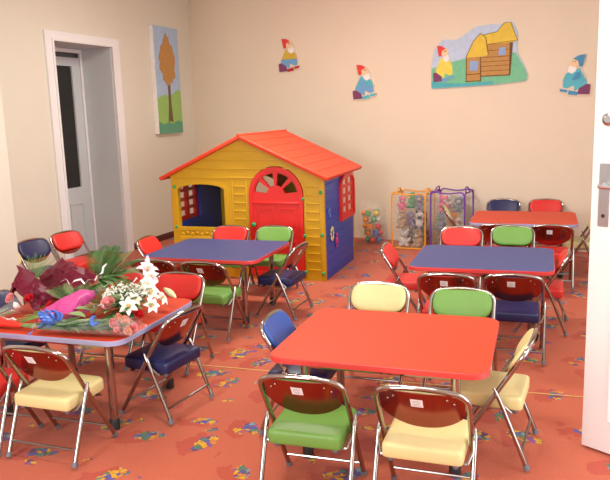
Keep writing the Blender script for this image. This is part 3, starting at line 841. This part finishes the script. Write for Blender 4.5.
# ------------------------------------------------------------------ toys and hampers
def plush(kind, label, loc, size, cm, cm2='white', rz=0., rx=0., grp=None, ry=0.):
    t = thing('stuffed_'+kind, label, 'stuffed toy', loc, rz, grp)
    t.rotation_euler = (rx, ry, rz); s = size
    A, B = M['plush_'+cm], M['plush_'+cm2]
    bm = bmesh.new(); ball(bm, (0, 0, .30*s), .26*s, 1, .9, 1.1, 16, 10); body = finish(bm, 'body', A, t)
    bm = bmesh.new(); ball(bm, (0, -.02*s, .72*s), .24*s, 1, .95, .92, 16, 10); head = finish(bm, 'head', A, t)
    bm = bmesh.new(); ball(bm, (0, -.22*s, .66*s), .11*s, 1.1, .9, .8, 12, 8); finish(bm, 'muzzle', B, head)
    bm = bmesh.new(); ball(bm, (0, -.315*s, .69*s), .03*s, 1.2, .8, .9, 8, 6); finish(bm, 'nose', M['eye_black'], head)
    for q in (-1, 1):
        bm = bmesh.new(); ball(bm, (q*.09*s, -.225*s, .78*s), .026*s, seg=8, rings=6); finish(bm, 'eye', M['eye_black'], head)
        bm = bmesh.new()
        if kind == 'dog': ball(bm, (q*.23*s, .0, .70*s), .11*s, .5, .9, 1.5, 12, 8)
        elif kind == 'rabbit': ball(bm, (q*.10*s, .02*s, 1.02*s), .10*s, .6, .5, 2.0, 12, 8)
        else: ball(bm, (q*.18*s, .02*s, .90*s), .085*s, 1, .6, 1, 12, 8)
        finish(bm, 'ear', B if kind == 'panda' else A, head)
        bm = bmesh.new(); ball(bm, (q*.26*s, -.10*s, .38*s), .10*s, .8, .9, 1.7, 12, 8, Matrix.Rotation(q*.5, 3, 'Y')); finish(bm, 'arm', B if kind == 'panda' else A, t)
        bm = bmesh.new(); ball(bm, (q*.17*s, -.22*s, .12*s), .12*s, .9, 1.5, .9, 12, 8); finish(bm, 'leg', B if kind == 'panda' else A, t)
    return t

def hamper(loc, rz, w, d, hgt, wire, label):
    t = thing('mesh_hamper', label, 'hamper', (*loc, 0), rz, 'pop up toy hampers by the back wall')
    hw, hd, r = w/2, d/2, .010
    def loop(fn, W):
        pts = fillet([fn(-W*.8, r), fn(W*.96, r), fn(W, hgt*.55), fn(W*.97, hgt*1.0), fn(0, hgt*.955), fn(-W*.97, hgt*1.0), fn(-W, hgt*.55), fn(-W*.96, r), fn(-W*.75, r)], .06, 6)
        bm = bmesh.new(); tube(bm, pts, .0075, 8); finish(bm, 'wire_loop', M[wire], t)
    def panel(fn, W, bulge):
        bm = bmesh.new(); n = 8; g = []
        for i in range(n+1):
            row = []
            for j in range(n+1):
                a, b = -1+2*i/n, j/n
                top = hgt*(.985-.03*(1-a*a))
                row.append(bm.verts.new(fn(a*W*.97, r+(top-r)*b, bulge*(1-a*a)*math.sin(PI*b))))
            g.append(row)
        for i in range(n):
            for j in range(n): bm.faces.new((g[i][j], g[i+1][j], g[i+1][j+1], g[i][j+1]))
        finish(bm, 'net_panel', M['net_white'], t)
    for fn, W in ((lambda a, z, o=0: V(a, -hd-o, z), hw), (lambda a, z, o=0: V(a, hd+o, z), hw), (lambda a, z, o=0: V(hw+o, a, z), hd), (lambda a, z, o=0: V(-hw-o, a, z), hd)):
        loop(fn, W); panel(fn, W, .012)
    bm = bmesh.new(); box(bm, -hw*.95, hw*.95, -hd*.95, hd*.95, .001, .004); finish(bm, 'base_panel', M[wire], t, smooth=False)
    for s in (-1, 1):
        bm = bmesh.new(); tube(bm, fillet([V(s*(hw-.01), -.07, hgt*.95), V(s*(hw-.03), -.05, hgt*1.05), V(s*(hw-.03), .05, hgt*1.05), V(s*(hw-.01), .07, hgt*.95)], .03), .007, 8)
        finish(bm, 'handle', M[wire], t)
H1, H2 = (-2.715, 7.27), (-2.29, 7.30)
hamper(H1, .05, .375, .36, .615, 'wire_orange', 'orange wired pop up mesh hamper full of stuffed toys')
hamper(H2, .02, .365, .34, .635, 'wire_purple', 'purple wired pop up mesh hamper full of stuffed toys')
def fill(H, rz, items, grp):
    for kind, lab, x, y, z, s, c1_, c2_, a, tl in items:
        dx, dy = rot2(x, y, rz); k_ = len(bpy.data.objects) % 5-2
        plush(kind, lab, (H[0]+dx, H[1]+dy, z+.006), s*.95, c1_, c2_, a+.32*k_, tl, grp, .07*k_)
g1, g2 = 'stuffed toys in the orange hamper', 'stuffed toys in the purple hamper'
fill(H1, .05, [
    ('bear', 'white stuffed bear low in the orange hamper, front left corner', -.090, -.075, .006, .212, 'white', 'white', .1, 0),
    ('bear', 'tan stuffed bear at the bottom of the orange hamper, front right', .088, -.075, .006, .205, 'tan', 'white', -.1, 0),
    ('rabbit', 'grey stuffed rabbit at the back bottom of the orange hamper', -.085, .10, .006, .165, 'grey', 'white', 0, 0),
    ('dog', 'brown stuffed dog at the back bottom of the orange hamper', .085, .10, .006, .19, 'brown', 'white', .2, 0),
    ('bear', 'tan stuffed bear in the middle of the orange hamper', -.090, -.075, .206, .205, 'tan', 'white', .2, 0),
    ('panda', 'black and white stuffed panda in the orange hamper, right front', .088, -.075, .204, .215, 'white', 'black', -.1, 0),
    ('dog', 'brown stuffed dog at mid height in the orange hamper back', .08, .10, .21, .19, 'brown', 'tan', .1, 0),
    ('dog', 'lilac stuffed dog at mid height in the orange hamper back', -.085, .10, .205, .18, 'lilac', 'white', .1, 0),
    ('dog', 'grey stuffed dog near the top of the orange hamper', .088, -.065, .410, .195, 'grey', 'white', .3, 0),
    ('dragon', 'green stuffed animal at the top of the orange hamper', -.03, .085, .405, .195, 'green', 'yellow', -.2, 0),
    ('bear', 'pink stuffed bear near the top left of the orange hamper', -.105, -.085, .405, .165, 'pink', 'white', .2, 0)], g1)
fill(H2, .02, [
    ('bear', 'brown stuffed bear low in the purple hamper front', -.088, -.07, .006, .205, 'brown', 'tan', .1, 0),
    ('dog', 'white stuffed dog low in the purple hamper, right side', .088, -.07, .006, .20, 'white', 'grey', 0, 0),
    ('bear', 'green stuffed bear at the bottom of the purple hamper, back', .0, .09, .006, .185, 'green', 'white', 0, 0),
    ('bear', 'grey stuffed bear in the middle of the purple hamper', -.088, -.07, .202, .20, 'grey', 'green', .1, 0),
    ('rabbit', 'white stuffed rabbit in the middle right of the purple hamper', .088, -.07, .200, .165, 'white', 'pink', -.1, 0),
    ('bear', 'orange stuffed bear at mid height in the purple hamper back', .0, .09, .20, .19, 'orange', 'white', 0, 0),
    ('bear', 'pink stuffed bear above the middle of the purple hamper', -.088, -.07, .398, .195, 'pink', 'white', .1, 0),
    ('dog', 'white stuffed dog at the top back left of the purple hamper', -.085, .09, .405, .18, 'white', 'pink', .1, 0),
    ('bear', 'lilac stuffed bear high in the purple hamper, back right', .085, .09, .405, .19, 'lilac', 'white', -.1, 0),
    ('dog', 'dark grey stuffed dog at the right side of the purple hamper', .088, -.07, .400, .19, 'grey', 'white', -.2, 0)], g2)

def toy_bag():
    cx, cy_, kb = -3.195, 7.30, 1.25
    b = thing('toy_bag', 'clear plastic bag of coloured toy balls leaning on the back wall', 'bag', (cx, cy_, 0), .1)
    bm = bmesh.new(); n = 20; rings = []
    prof = [(.095, .002), (.118, .03), (.128, .10), (.130, .2), (.132, .29), (.125, .34), (.115, .38)]
    for k, (r, z) in enumerate(prof):
        rings.append([bm.verts.new(((r*(1+.06*math.sin(3*i+k)))*math.cos(2*PI*i/n)*kb-.15*z, (r*.80)*math.sin(2*PI*i/n)*kb+.10*z, z*kb)) for i in range(n)])
    for a, c in zip(rings, rings[1:]):
        for i in range(n): bm.faces.new((a[i], a[(i+1) % n], c[(i+1) % n], c[i]))
    bm.faces.new(rings[0])
    finish(bm, 'plastic_sack', M['bag_plastic'], b)
    cols = ['red', 'green', 'orange', 'white', 'blue', 'yellow', 'orange', 'green', 'red']
    rnd = random.Random(5); i = 0
    for lv, z in enumerate((.038, .098, .158, .218, .276)):
        for k in range(5):
            a = 2*PI*k/5+lv*.6-PI/2; rr = .064 if lv else .056
            x, y = (rr*math.cos(a)-.15*z)*kb, (rr*.78*math.sin(a)+.10*z)*kb
            c = cols[(i*4+lv*2) % 9]; i += 1
            w = rot2(x, y, .1)
            bm = bmesh.new()
            if (i % 3):
                ball(bm, (0, 0, 0), .033, seg=14, rings=9); nm = 'toy_ball'
            else:
                box(bm, -.028, .028, -.028, .028, -.033, .033, bev=.008); nm = 'toy_block'
            o = finish(bm, nm, M['plastic_'+c], None)
            o.location = (cx+w[0], cy_+w[1], z*kb); o.rotation_euler = (0, 0, rnd.uniform(0, 3))
            lvl = ('on the bottom', 'low down', 'half way up', 'in the upper part', 'on top')[lv]
            tag(o, '%s plastic %s %s of the clear toy bag%s' % (c, nm.split('_')[1], lvl, (', ' + ('front', 'right front', 'right back', 'left back', 'left front')[k] + ' side')), 'toy', 'coloured toys in the clear bag')
toy_bag()

# ------------------------------------------------------------------ bouquets on the flower table
FT = TABLES['flower']
def ft(x, y, z): 
    dx, dy = rot2(x, y); return V(FT[0]+dx, FT[1]+dy, z)
def bouquet(name, label, x, y, ang):
    """root on the table top; local +x runs from the stems to the flowers"""
    p = ft(x, y, THT+.001)
    return thing(name, label, 'bouquet', p, TH+ang, 'bouquets on the red table')

def wrap_cone(parent, m, x0, x1, r0, r1, zc0, zc1, seed, flat=.6, name='wrap', pleat=.16, point=0., lift=0.):
    rnd = random.Random(seed); bm = bmesh.new(); n, k = 28, 9; rings = []
    ph = [rnd.uniform(0, 6) for _ in range(4)]
    for j in range(k+1):
        t = j/k; row = []
        for i in range(n):
            a = 2*PI*i/n
            f = 1+pleat*t*(math.sin(5*a+ph[0])*.6+math.sin(9*a+ph[1])*.35+math.sin(2*a+ph[2])*.5)
            r = (r0+(r1-r0)*t**.8)*f
            xx = x0+(x1-x0)*t*(1+point*max(0, math.cos(a-PI/2+.4))) + .02*t*math.sin(7*a+ph[3])
            z = (zc0+(zc1-zc0)*t)+r*flat*math.sin(a) + lift*t*max(0, math.sin(a))
            row.append(bm.verts.new((xx, r*math.cos(a), max(.002+.001*t, z))))
        rings.append(row)
    for a, b in zip(rings, rings[1:]):
        for i in range(n): bm.faces.new((a[i], a[(i+1) % n], b[(i+1) % n], b[i]))
    return finish(bm, name, m, parent, sharp=70)

def frond(parent, m, base, tip, wid, n=16, droop=.0, name='frond', leafw=.16, fine=False):
    """a fern leaf: mid rib with paired leaflets, each leaflet folded from two faces"""
    base, tip = Vector(base), Vector(tip); d = tip-base; L = d.length; d.normalize()
    side = d.cross(V(0, 0, 1)); side = side.normalized() if side.length > .05 else V(1, 0, 0)
    upv = side.cross(d); bm = bmesh.new()
    P = lambda t: base+d*L*t+V(0, 0, -droop*L*t*t)
    tube(bm, [P(i/6) for i in range(7)], [.0022*(1-.7*i/6) for i in range(7)], 5)
    for i in range(n):
        t = .08+.9*i/n; w = wid*math.sin(PI*min(1, t*.85+.15))**.8
        for s in (-1, 1):
            a = P(t); e = a+side*s*w+d*w*.6+upv*w*.12; mid = (a+e)/2
            q = d*L*leafw*(.25 if fine else .30)/ (n/8)
            vs = [bm.verts.new(x) for x in (a-q*.3, mid-q*.7+upv*.003, e, mid+q*.9+upv*.003, a+q*.5)]
            bm.faces.new(vs)
    return finish(bm, name, m, parent, smooth=False)

def stems(parent, x0, x1, r, n, z, m='stem_green', name='stems'):
    bm = bmesh.new(); rnd = random.Random(n)
    for i in range(n):
        a = 2*PI*i/n; q = r*(.35+.65*rnd.random())
        y, zz = q*math.cos(a), max(.005, z+q*.6*math.sin(a))
        tube(bm, [V(x0+rnd.uniform(-.02, .02), y*1.3, max(.005, zz)), V((x0+x1)/2, y*.8, zz), V(x1, y, max(.005, zz+.005))], .0035, 6)
    return finish(bm, name, M[m], parent)

def rose(parent, m, c, r, tilt=None, name='rose'):
    bm = bmesh.new(); rnd = random.Random(int(c[0]*1000)+int(c[1]*777))
    for layer, (nn, rr, hh) in enumerate(((3, .35, 1.0), (4, .62, .92), (5, .95, .72))):
        for i in range(nn):
            a0 = 2*PI*i/nn+layer*.7; span = 2*PI/nn*1.35; g = []
            for j in range(5):
                row = []
                for k in range(4):
                    a = a0+span*(j/4-.5); t = k/3
                    q = rr*(.35+.65*math.sin(t*1.45))*(1+.12*(t == 1)); z = hh*t*1.25-(.12*abs(j/4-.5) if k == 3 else 0)
                    row.append(bm.verts.new((q*r*math.cos(a), q*r*math.sin(a), (z-.5)*r)))
                g.append(row)
            for j in range(4):
                for k in range(3): bm.faces.new((g[j][k], g[j+1][k], g[j+1][k+1], g[j][k+1]))
    ball(bm, (0, 0, .0), r*.35, 1, 1, 1.6, 8, 6)
    o = finish(bm, name, m, parent, sharp=80); o.location = c
    if tilt: o.rotation_euler = tilt
    return o

def lily(parent, m, c, r, tilt, name='lily'):
    bm = bmesh.new()
    for i in range(6):
        a = PI/3*i; ca, sa = math.cos(a), math.sin(a); g = []
        for k in range(6):
            t = k/5; w = .30*math.sin(PI*min(.97, t*.88+.10))*r
            q = r*(.08+.95*t**1.2); z = r*(.75*math.sin(t*1.9)-.35*t)
            row = []
            for s, dz in ((-1, .10*r*math.sin(PI*t)), (0, 0), (1, .10*r*math.sin(PI*t))):
                row.append(bm.verts.new((q*ca-s*w*sa, q*sa+s*w*ca, z+dz)))
            g.append(row)
        for k in range(5):
            for j in range(2): bm.faces.new((g[k][j], g[k][j+1], g[k+1][j+1], g[k+1][j]))
    o = finish(bm, name, m, parent, sharp=80); o.location = c; o.rotation_euler = tilt
    bm = bmesh.new()
    for i in range(5):
        a = 2*PI*i/5; tube(bm, [V(0, 0, 0), V(.12*r*math.cos(a), .12*r*math.sin(a), .6*r)], .0013, 5); ball(bm, (.13*r*math.cos(a), .13*r*math.sin(a), .62*r), .004, 1, 1, .6, 6, 4)
    finish(bm, 'stamens', M['paint_mustard'], o)
    return o

def bud(parent, m, a, b, r, name='bud'):
    bm = bmesh.new(); a, b = Vector(a), Vector(b)
    ts = [0, .15, .35, .6, .8, .93, 1]; rs = [.4, .75, 1, .95, .65, .35, .1]
    tube(bm, [a.lerp(b, t) for t in ts], [r*q for q in rs], 8); return finish(bm, name, m, parent)

def ribbon(parent, m, pts, w, name='ribbon'):
    bm = bmesh.new(); pts = [Vector(p) for p in pts]; prev = None
    for i, p in enumerate(pts):
        d = (pts[min(i+1, len(pts)-1)]-pts[max(i-1, 0)]).normalized(); s = d.cross(V(0, 0, 1))
        s = (s.normalized() if s.length > .1 else V(0, 1, 0))*w/2
        s = s+V(0, 0, w*.35*math.sin(i*1.3)); q = (bm.verts.new(p-s), bm.verts.new(p+s))
        if prev: bm.faces.new((prev[0], prev[1], q[1], q[0]))
        prev = q
    return finish(bm, name, M[m], parent, sharp=80)

def paper(parent, m, pts, name='wrap', th=.0016, seed=1, sub=5, crumple=.010):
    """a folded sheet of wrapping paper: strips of 3-D points, subdivided, crumpled and given thickness"""
    rows = [[Vector(p) for p in r] for r in pts]
    def lerp_rows(rows, k):
        out = []
        for a, b in zip(rows, rows[1:]):
            for t in range(k): out.append([p.lerp(q, t/k) for p, q in zip(a, b)])
        return out+[rows[-1]]
    rows = lerp_rows(rows, sub); cols = lerp_rows([list(c) for c in zip(*rows)], sub)
    bm = bmesh.new(); g = []
    for i, c in enumerate(cols):
        row = []
        for j, p in enumerate(c):
            q = p+noise.noise_vector(p*16+V(seed*3.1, seed, 0))*crumple+noise.noise_vector(p*42+V(seed, 0, 2))*crumple*.45; q.z = max(.004, q.z); row.append(bm.verts.new(q))
        g.append(row)
    for a, b in zip(g, g[1:]):
        for k in range(len(a)-1): bm.faces.new((a[k], a[k+1], b[k+1], b[k]))
    r = bmesh.ops.extrude_face_region(bm, geom=list(bm.faces))
    for e in r['geom']:
        if isinstance(e, bmesh.types.BMVert): e.co.z += th
    return finish(bm, name, m, parent, sharp=16)

def blade(parent, m, base, d, L, w, bend=.25, name='leaf'):
    """one broad pointed leaf, folded along its mid rib and drooping"""
    base, d = Vector(base), Vector(d).normalized(); s = d.cross(V(0, 0, 1))
    s = s.normalized() if s.length > .05 else V(1, 0, 0); bm = bmesh.new(); prev = None
    for k in range(8):
        t = k/7; c = base+d*L*t-V(0, 0, bend*L*t*t); c.z = max(.006, c.z); q = w*math.sin(PI*(.06+.93*t))**.9
        r = [bm.verts.new(c-s*q+V(0, 0, q*.35)), bm.verts.new(c), bm.verts.new(c+s*q+V(0, 0, q*.35))]
        if prev:
            for j in range(2): bm.faces.new((prev[j], prev[j+1], r[j+1], r[j]))
        prev = r
    return finish(bm, name, m, parent, sharp=80)

def sph(a, e): return V(math.cos(e)*math.cos(a), math.cos(e)*math.sin(a), math.sin(e))

def bouquets():
    R_ = random.Random(11)
    FG, LP = M['fern_green'], M['leaf_pale']
    # 1 burgundy paper with tall ferns, at the rear; local axes are those of the table
    b = bouquet('fern_bouquet', 'burgundy wrapped bouquet with tall dark ferns, at the back of the table', -.16, .17, 0)
    paper(b, M['wrap_burgundy'], [[(-.31, .03, .06), (-.29, .07, .13), (-.26, .15, .17)], [(-.19, .01, .04), (-.20, .06, .14), (-.235, .19, .215)], [(-.06, .0, .05), (-.06, .05, .135), (-.10, .13, .185)], [(.055, .0, .04), (.075, .055, .125), (.06, .11, .145)]], seed=2, crumple=.026)
    paper(b, M['wrap_burgundy'], [[(-.28, .06, .01), (-.20, .19, .03)], [(-.20, -.0, .02), (-.10, .12, .05)], [(.02, .0, .03), (.08, .13, .05)]], 'wrap_underside', seed=5, crumple=.016)
    bm = bmesh.new()
    for i in range(9): tube(bm, [V(-.05+.01*i, .03, .05), V(.08+.008*i, .12+.02*(i % 4), .08+.01*(i % 3))], .0032, 6)
    finish(bm, 'stems', M['stem_green'], b)
    k = 0
    for a, e, L in [(2.0, .75, .24), (1.75, .95, .25), (1.45, .80, .27), (1.2, 1.0, .25), (.95, .70, .27), (.7, .9, .23), (.45, .55, .26), (.2, .75, .20), (.1, .35, .26), (-.15, .45, .22), (1.6, .5, .26), (1.05, .4, .28), (.6, .3, .28), (2.2, 1.1, .20)]:
        frond(b, FG if k % 4 else LP, V(.02+.05*math.cos(a), .16+.03*math.sin(a), .09), V(.02, .16, .09)+sph(a, e)*L*1.1, .060, 20, .18, leafw=.13); k += 1
    for i in range(10):
        blade(b, LP if i % 2 else FG, V(.07, .10, .11), sph(-.7+.22*i, .15+.1*(i % 3)), .19, .020, .35)
    for i, c in enumerate(((.23, .18, .06), (.26, .13, .05), (.19, .22, .07))): rose(b, M['petal_red'], c, .024, (0, .5, 0))
    # 2 burgundy paper at the left with a wispy plume
    b = bouquet('plume_bouquet', 'burgundy wrapped bouquet with a wispy green plume, at the left rear of the table', -.36, .00, 0)
    paper(b, M['wrap_burgundy'], [[(-.06, -.09, .02), (-.09, .02, .10), (-.08, .10, .06)], [(-.05, -.05, .12), (-.055, .03, .235), (-.01, .10, .14)], [(.06, -.09, .10), (.07, .0, .125), (.10, .07, .08)], [(.13, -.10, .02), (.16, -.02, .04), (.17, .04, .02)]], seed=8, crumple=.034)
    bm = bmesh.new()
    for i in range(6): tube(bm, [V(.13, -.06+.01*i, .03), V(-.01, .01*i-.02, .11)], .003, 6)
    finish(bm, 'stems', M['stem_green'], b)
    for i in range(8):
        a = 1.0+.2*i; frond(b, M['wisp_green'], V(.0, .05, .13), V(.0, .06, .13)+sph(a, .75+.12*(i % 3))*.19, .030, 18, .05, name='wisp', leafw=.05, fine=True)
    rose(b, M['petal_pink'], V(-.02, -.10, .085), .028, (.9, -.4, 0)); rose(b, M['petal_red'], V(.10, -.10, .09), .024, (.8, .3, 0))
    # 3 magenta paper, a wide flat fold in the middle
    b = bouquet('magenta_bouquet', 'magenta pink paper wrapped bouquet in the middle of the table', -.005, -.125, 0)
    paper(b, M['wrap_magenta'], [[(-.075, -.135, .03), (-.085, -.06, .075), (-.05, .03, .09)], [(.03, -.135, .05), (.00, -.05, .115), (.01, .07, .135)], [(.075, -.08, .06), (.06, .02, .110), (.055, .13, .125)], [(.080, .05, .07), (.085, .12, .100), (.082, .22, .115)]], seed=4, crumple=.014)
    paper(b, M['wrap_magenta'], [[(-.07, -.14, .006), (-.08, .0, .010)], [(.03, -.13, .012), (.02, .06, .02)], [(.07, .0, .02), (.06, .14, .03)]], 'wrap_underside', seed=9, crumple=.01)
    bm = bmesh.new()
    for i in range(10): tube(bm, [V(-.20-.01*(i % 3), -.17+.022*i, .012+.006*(i % 3)), V(-.06, -.10+.012*i, .05)], .0032, 6)
    finish(bm, 'stems', M['stem_green'], b)
    for i in range(10): frond(b, LP if i % 3 == 0 else FG, V(-.06+.012*i, .06+.008*i, .08), V(-.20+.030*i, .10+.012*i, .13+.01*(i % 4)), .032, 11, .05, leafw=.12)
    for i, (dx, dy) in enumerate(((-.11, -.01), (-.13, .03), (-.09, .04))): rose(b, M['petal_red'], V(dx, dy, .07), .020, (.3, -.6, 0))
    ribbon(b, 'ribbon_silver', [V(-.12+.024*i, .115+.010*math.sin(i*1.9)+.008*i, .165+.016*math.sin(i*2.2)) for i in range(8)], .013)
    ribbon(b, 'ribbon_silver', [V(.06+.006*math.sin(i*3), .16+.022*i, .17+.012*i+.01*math.sin(i*1.7)) for i in range(6)], .011)
    blade(b, LP, V(.07, -.10, .06), (1, .1, .1), .10, .030, .2); blade(b, LP, V(.06, -.05, .07), (1, .5, .1), .10, .026, .2)
    # 4 cellophane bouquet along the front edge: blue bow, salmon roses
    b = bouquet('cellophane_bouquet', 'cellophane wrapped roses with a blue bow along the front edge of the table', .045, -.335, .13)
    stems(b, -.05, .36, .032, 16, .038, 'fern_green')
    for i in range(24): frond(b, FG if i % 4 else LP, V(.0+.014*i, (-1)**i*.014, .042), V(.11+.014*i, (-1)**i*.046, .046+.010*(i % 3)), .026, 9, leafw=.30)
    for i in range(14): blade(b, FG if i % 3 else LP, V(.02+.02*i, (-1)**i*.02, .05), (1, (-1)**i*.35, .12), .11, .015, .35)
    for i, (x, y, z) in enumerate(((.37, -.05, .045), (.385, .0, .065), (.37, .05, .05), (.405, -.028, .032), (.41, .03, .034), (.345, .02, .07), (.34, -.03, .06))): rose(b, M['petal_salmon' if i % 2 else 'petal_pink'], V(x, y, z), .028, (0, 1.1, 0))
    wrap_cone(b, M['cellophane'], -.08, .45, .028, .074, .032, .044, 31, .60, name='cellophane_wrap', pleat=.12)
    bm = bmesh.new()
    for i in range(12):
        a = 2*PI*i/12; c = V(.0+.016*math.cos(a*2), .040*math.cos(a), .062+.024*math.sin(a))
        tube(bm, [c+V(.026*math.cos(t+a), .022*math.sin(t)*math.cos(a), .020*math.sin(t)+.004*i/9) for t in [2*PI*k/9 for k in range(9)]], .0065, 6, closed=True)
    bow = finish(bm, 'bow', M['ribbon_blue'], b)
    for s in (-1, 1): ribbon(bow, 'ribbon_blue', [V(-.01-.010*i, s*(.02+.009*i), max(.012, .060-.008*i)) for i in range(7)], .016, 'bow_tail')
    bm = bmesh.new(); tube(bm, fillet([V(.22, .03, .075), V(.23, -.02, .085), V(.25, -.055, .06), V(.27, -.04, .07)], .02), .009, 6); finish(bm, 'ribbon_knot', M['ribbon_blue'], b)
    # 5 lilies and baby's breath at the right
    b = bouquet('lily_bouquet', "white lily and baby's breath bouquet at the right of the table", .13, -.03, 0)
    bm = bmesh.new()
    for i in range(10): tube(bm, [V(-.02, .06+.006*i, .10), V(.10+.01*i, -.06+.03*i, .08+.012*(i % 3))], .003, 6)
    finish(bm, 'stems', M['stem_green'], b)
    k = 0
    for a, e, L in [(-2.4, .2, .16), (-1.9, .35, .18), (-1.5, .15, .17), (-1.1, .4, .18), (-.7, .2, .22), (-.35, .45, .22), (0, .2, .24), (.35, .5, .24), (.7, .25, .26), (1.05, .55, .26), (1.4, .3, .26), (1.8, .6, .24), (2.2, .35, .22), (2.7, .5, .2), (3.1, .25, .18), (-.9, .75, .15), (.2, .8, .16), (1.2, .85, .18)]:
        frond(b, FG if k % 3 else LP, V(.07, .0, .055), V(.07, .0, .055)+sph(a, e)*L, .045, 18, .1, leafw=.13); k += 1
    for i in range(13):
        blade(b, FG if i % 2 else LP, V(.10, .02, .06), sph(-1.5+.3*i, .30+.2*(i % 2)), .17, .022, .3)
    bm = bmesh.new(); hubp = V(.06, 0, .055)
    for i in range(240):
        a, q = R_.uniform(0, 6.28), .115*math.sqrt(R_.random())
        p = V(.105+q*math.cos(a), .055+q*math.sin(a)*1.1, .150-3.4*q*q+R_.uniform(-.02, .015)); ball(bm, p, R_.uniform(.0035, .0058), seg=5, rings=4)
    gy = finish(bm, 'gypsophila_spray', M['petal_white'], b); gy['kind'] = 'stuff'
    bm = bmesh.new()
    for i in range(34):
        a, q = 2.4*i, .11*math.sqrt(i/34); tube(bm, [hubp, V(.105+q*math.cos(a), .055+q*math.sin(a)*1.1, .132-3.4*q*q)], .0009, 4)
    finish(bm, 'gypsophila_stems', M['stem_green'], gy)
    for i, (x, y, z, r, tl, mm) in enumerate(((.195, .165, .130, .062, (.7, .5, 0), 'petal_white'), (.235, .09, .115, .064, (.5, .8, .3), 'petal_white'), (.105, .30, .175, .072, (.5, .2, .8), 'petal_lilac'),
                                              (.215, -.065, .085, .058, (.9, .4, .2), 'petal_white'), (.285, .02, .07, .052, (.4, 1.0, 0), 'petal_white'), (.165, .24, .155, .056, (.6, .4, 0), 'petal_lilac'), (.29, .10, .085, .055, (.2, 1.0, .4), 'petal_white'), (.20, .0, .10, .05, (.9, .2, 1.), 'petal_white'))):
        lily(b, M[mm], V(x-.012, y, z-.008), r*.86, tl)
    bud(b, M['bud_cream'], V(.235, .235, .10), V(.325, .195, .065), .018)
    bud(b, M['petal_lilac'], V(.085, .32, .19), V(.07, .36, .25), .015)
    for i in range(16): blade(b, FG if i % 3 else LP, V(-.02+.015*i, -.06+.013*(i*5 % 11), .03), sph(2.0-.33*i, .12+.1*(i % 2)), .16, .018, .2)
    rose(b, M['petal_pink'], V(.10, -.085, .095), .036, (.8, .2, 0)); rose(b, M['petal_red'], V(.26, -.075, .045), .026, (.4, .9, 0))
    ribbon(b, 'ribbon_silver', [V(-.02+.012*math.sin(i*2.3)+.012*i, .06+.022*i, .14+.014*math.sin(i*1.7)) for i in range(9)], .011)
    ribbon(b, 'ribbon_silver', [V(.0+.02*i, -.10-.004*i+.01*math.sin(i*2), .09+.01*math.cos(i*1.6)) for i in range(6)], .008)
    # 6 a single rose in a cellophane sleeve, left
    b = bouquet('wrapped_rose', 'single rose in a clear cellophane sleeve, at the left of the table', -.365, -.235, 1.25)
    stems(b, -.05, .10, .006, 3, .025); rose(b, M['petal_white'], V(.115, 0, .055), .022, (0, 1.0, 0))
    wrap_cone(b, M['cellophane'], -.04, .14, .010, .040, .022, .058, 44, .9, name='cellophane_sleeve', pleat=.15)
    frond(b, LP, V(-.02, 0, .03), V(.09, .02, .05), .02, 8)
    ribbon(b, 'ribbon_silver', [V(-.04+.012*math.sin(i*2.5), -.03+.013*i, .045+.01*math.sin(i*1.9)) for i in range(8)], .012)
    # 7 flat red packet at the front left
    b = bouquet('red_wrapped_bouquet', 'red paper wrapped bouquet lying flat at the front left table edge', -.145, -.318, PI-.06)
    wrap_cone(b, M['wrap_red'], -.02, .26, .016, .055, .018, .036, 52, .5, pleat=.12)
    stems(b, -.08, .02, .012, 8, .018, 'leaf_pale')
    for i in range(4): frond(b, LP, V(.0, -.01+.006*i, .022), V(-.10-.008*i, -.02+.013*i, .026), .012, 8)
    ribbon(b, 'ribbon_silver', [V(.0+.03*i, .02-.006*i, .052+.006*math.sin(i*2)) for i in range(7)], .009)
bouquets()

# ------------------------------------------------------------------ light
w = bpy.data.worlds.new('world'); scene.world = w; w.use_nodes = True
bgn = w.node_tree.nodes['Background']; bgn.inputs[0].default_value = (.85, .92, 1, 1); bgn.inputs[1].default_value = 1.2
def area(name, loc, look, sx, sy_, power, col):
    l = bpy.data.lights.new(name, 'AREA'); l.shape = 'RECTANGLE'; l.size = sx; l.size_y = sy_; l.energy = power; l.color = col
    o = bpy.data.objects.new(name, l); COL.objects.link(o); o.location = loc
    o.rotation_euler = (Vector(look)-Vector(loc)).to_track_quat('-Z', 'Y').to_euler(); return o
area('daylight_front_window', (-1.8, YF+.02, 1.75), (-2.2, 4, 1.6), 1.3, 1.6, 125, (.97, .99, 1))
area('daylight_side_window', (XR-.02, 4.2, 1.78), (-5, 4.6, 1.5), 2.1, 1.6, 30, (.97, .99, 1))
area('daylight_doorway', (XR+.1, 2.4, 1.1), (-3, 2.6, .9), .85, 2.0, 14, (.97, .99, 1))
for i, (x, y) in enumerate(((-1.2, 1.7), (-3.0, 5.0))):
    area('ceiling_fill', (x, y, ZC-.06), (x, y, 0), 1.2, .3, (30, 66)[i], (1, .96, .87))  # fill lights added under the ceiling, no fixture hangs there
vs = scene.view_settings
scene.display_settings.display_device = 'sRGB'
vs.view_transform = 'Standard'; vs.look = 'None'; vs.exposure = .30; vs.gamma = 1.; vs.use_curve_mapping = False
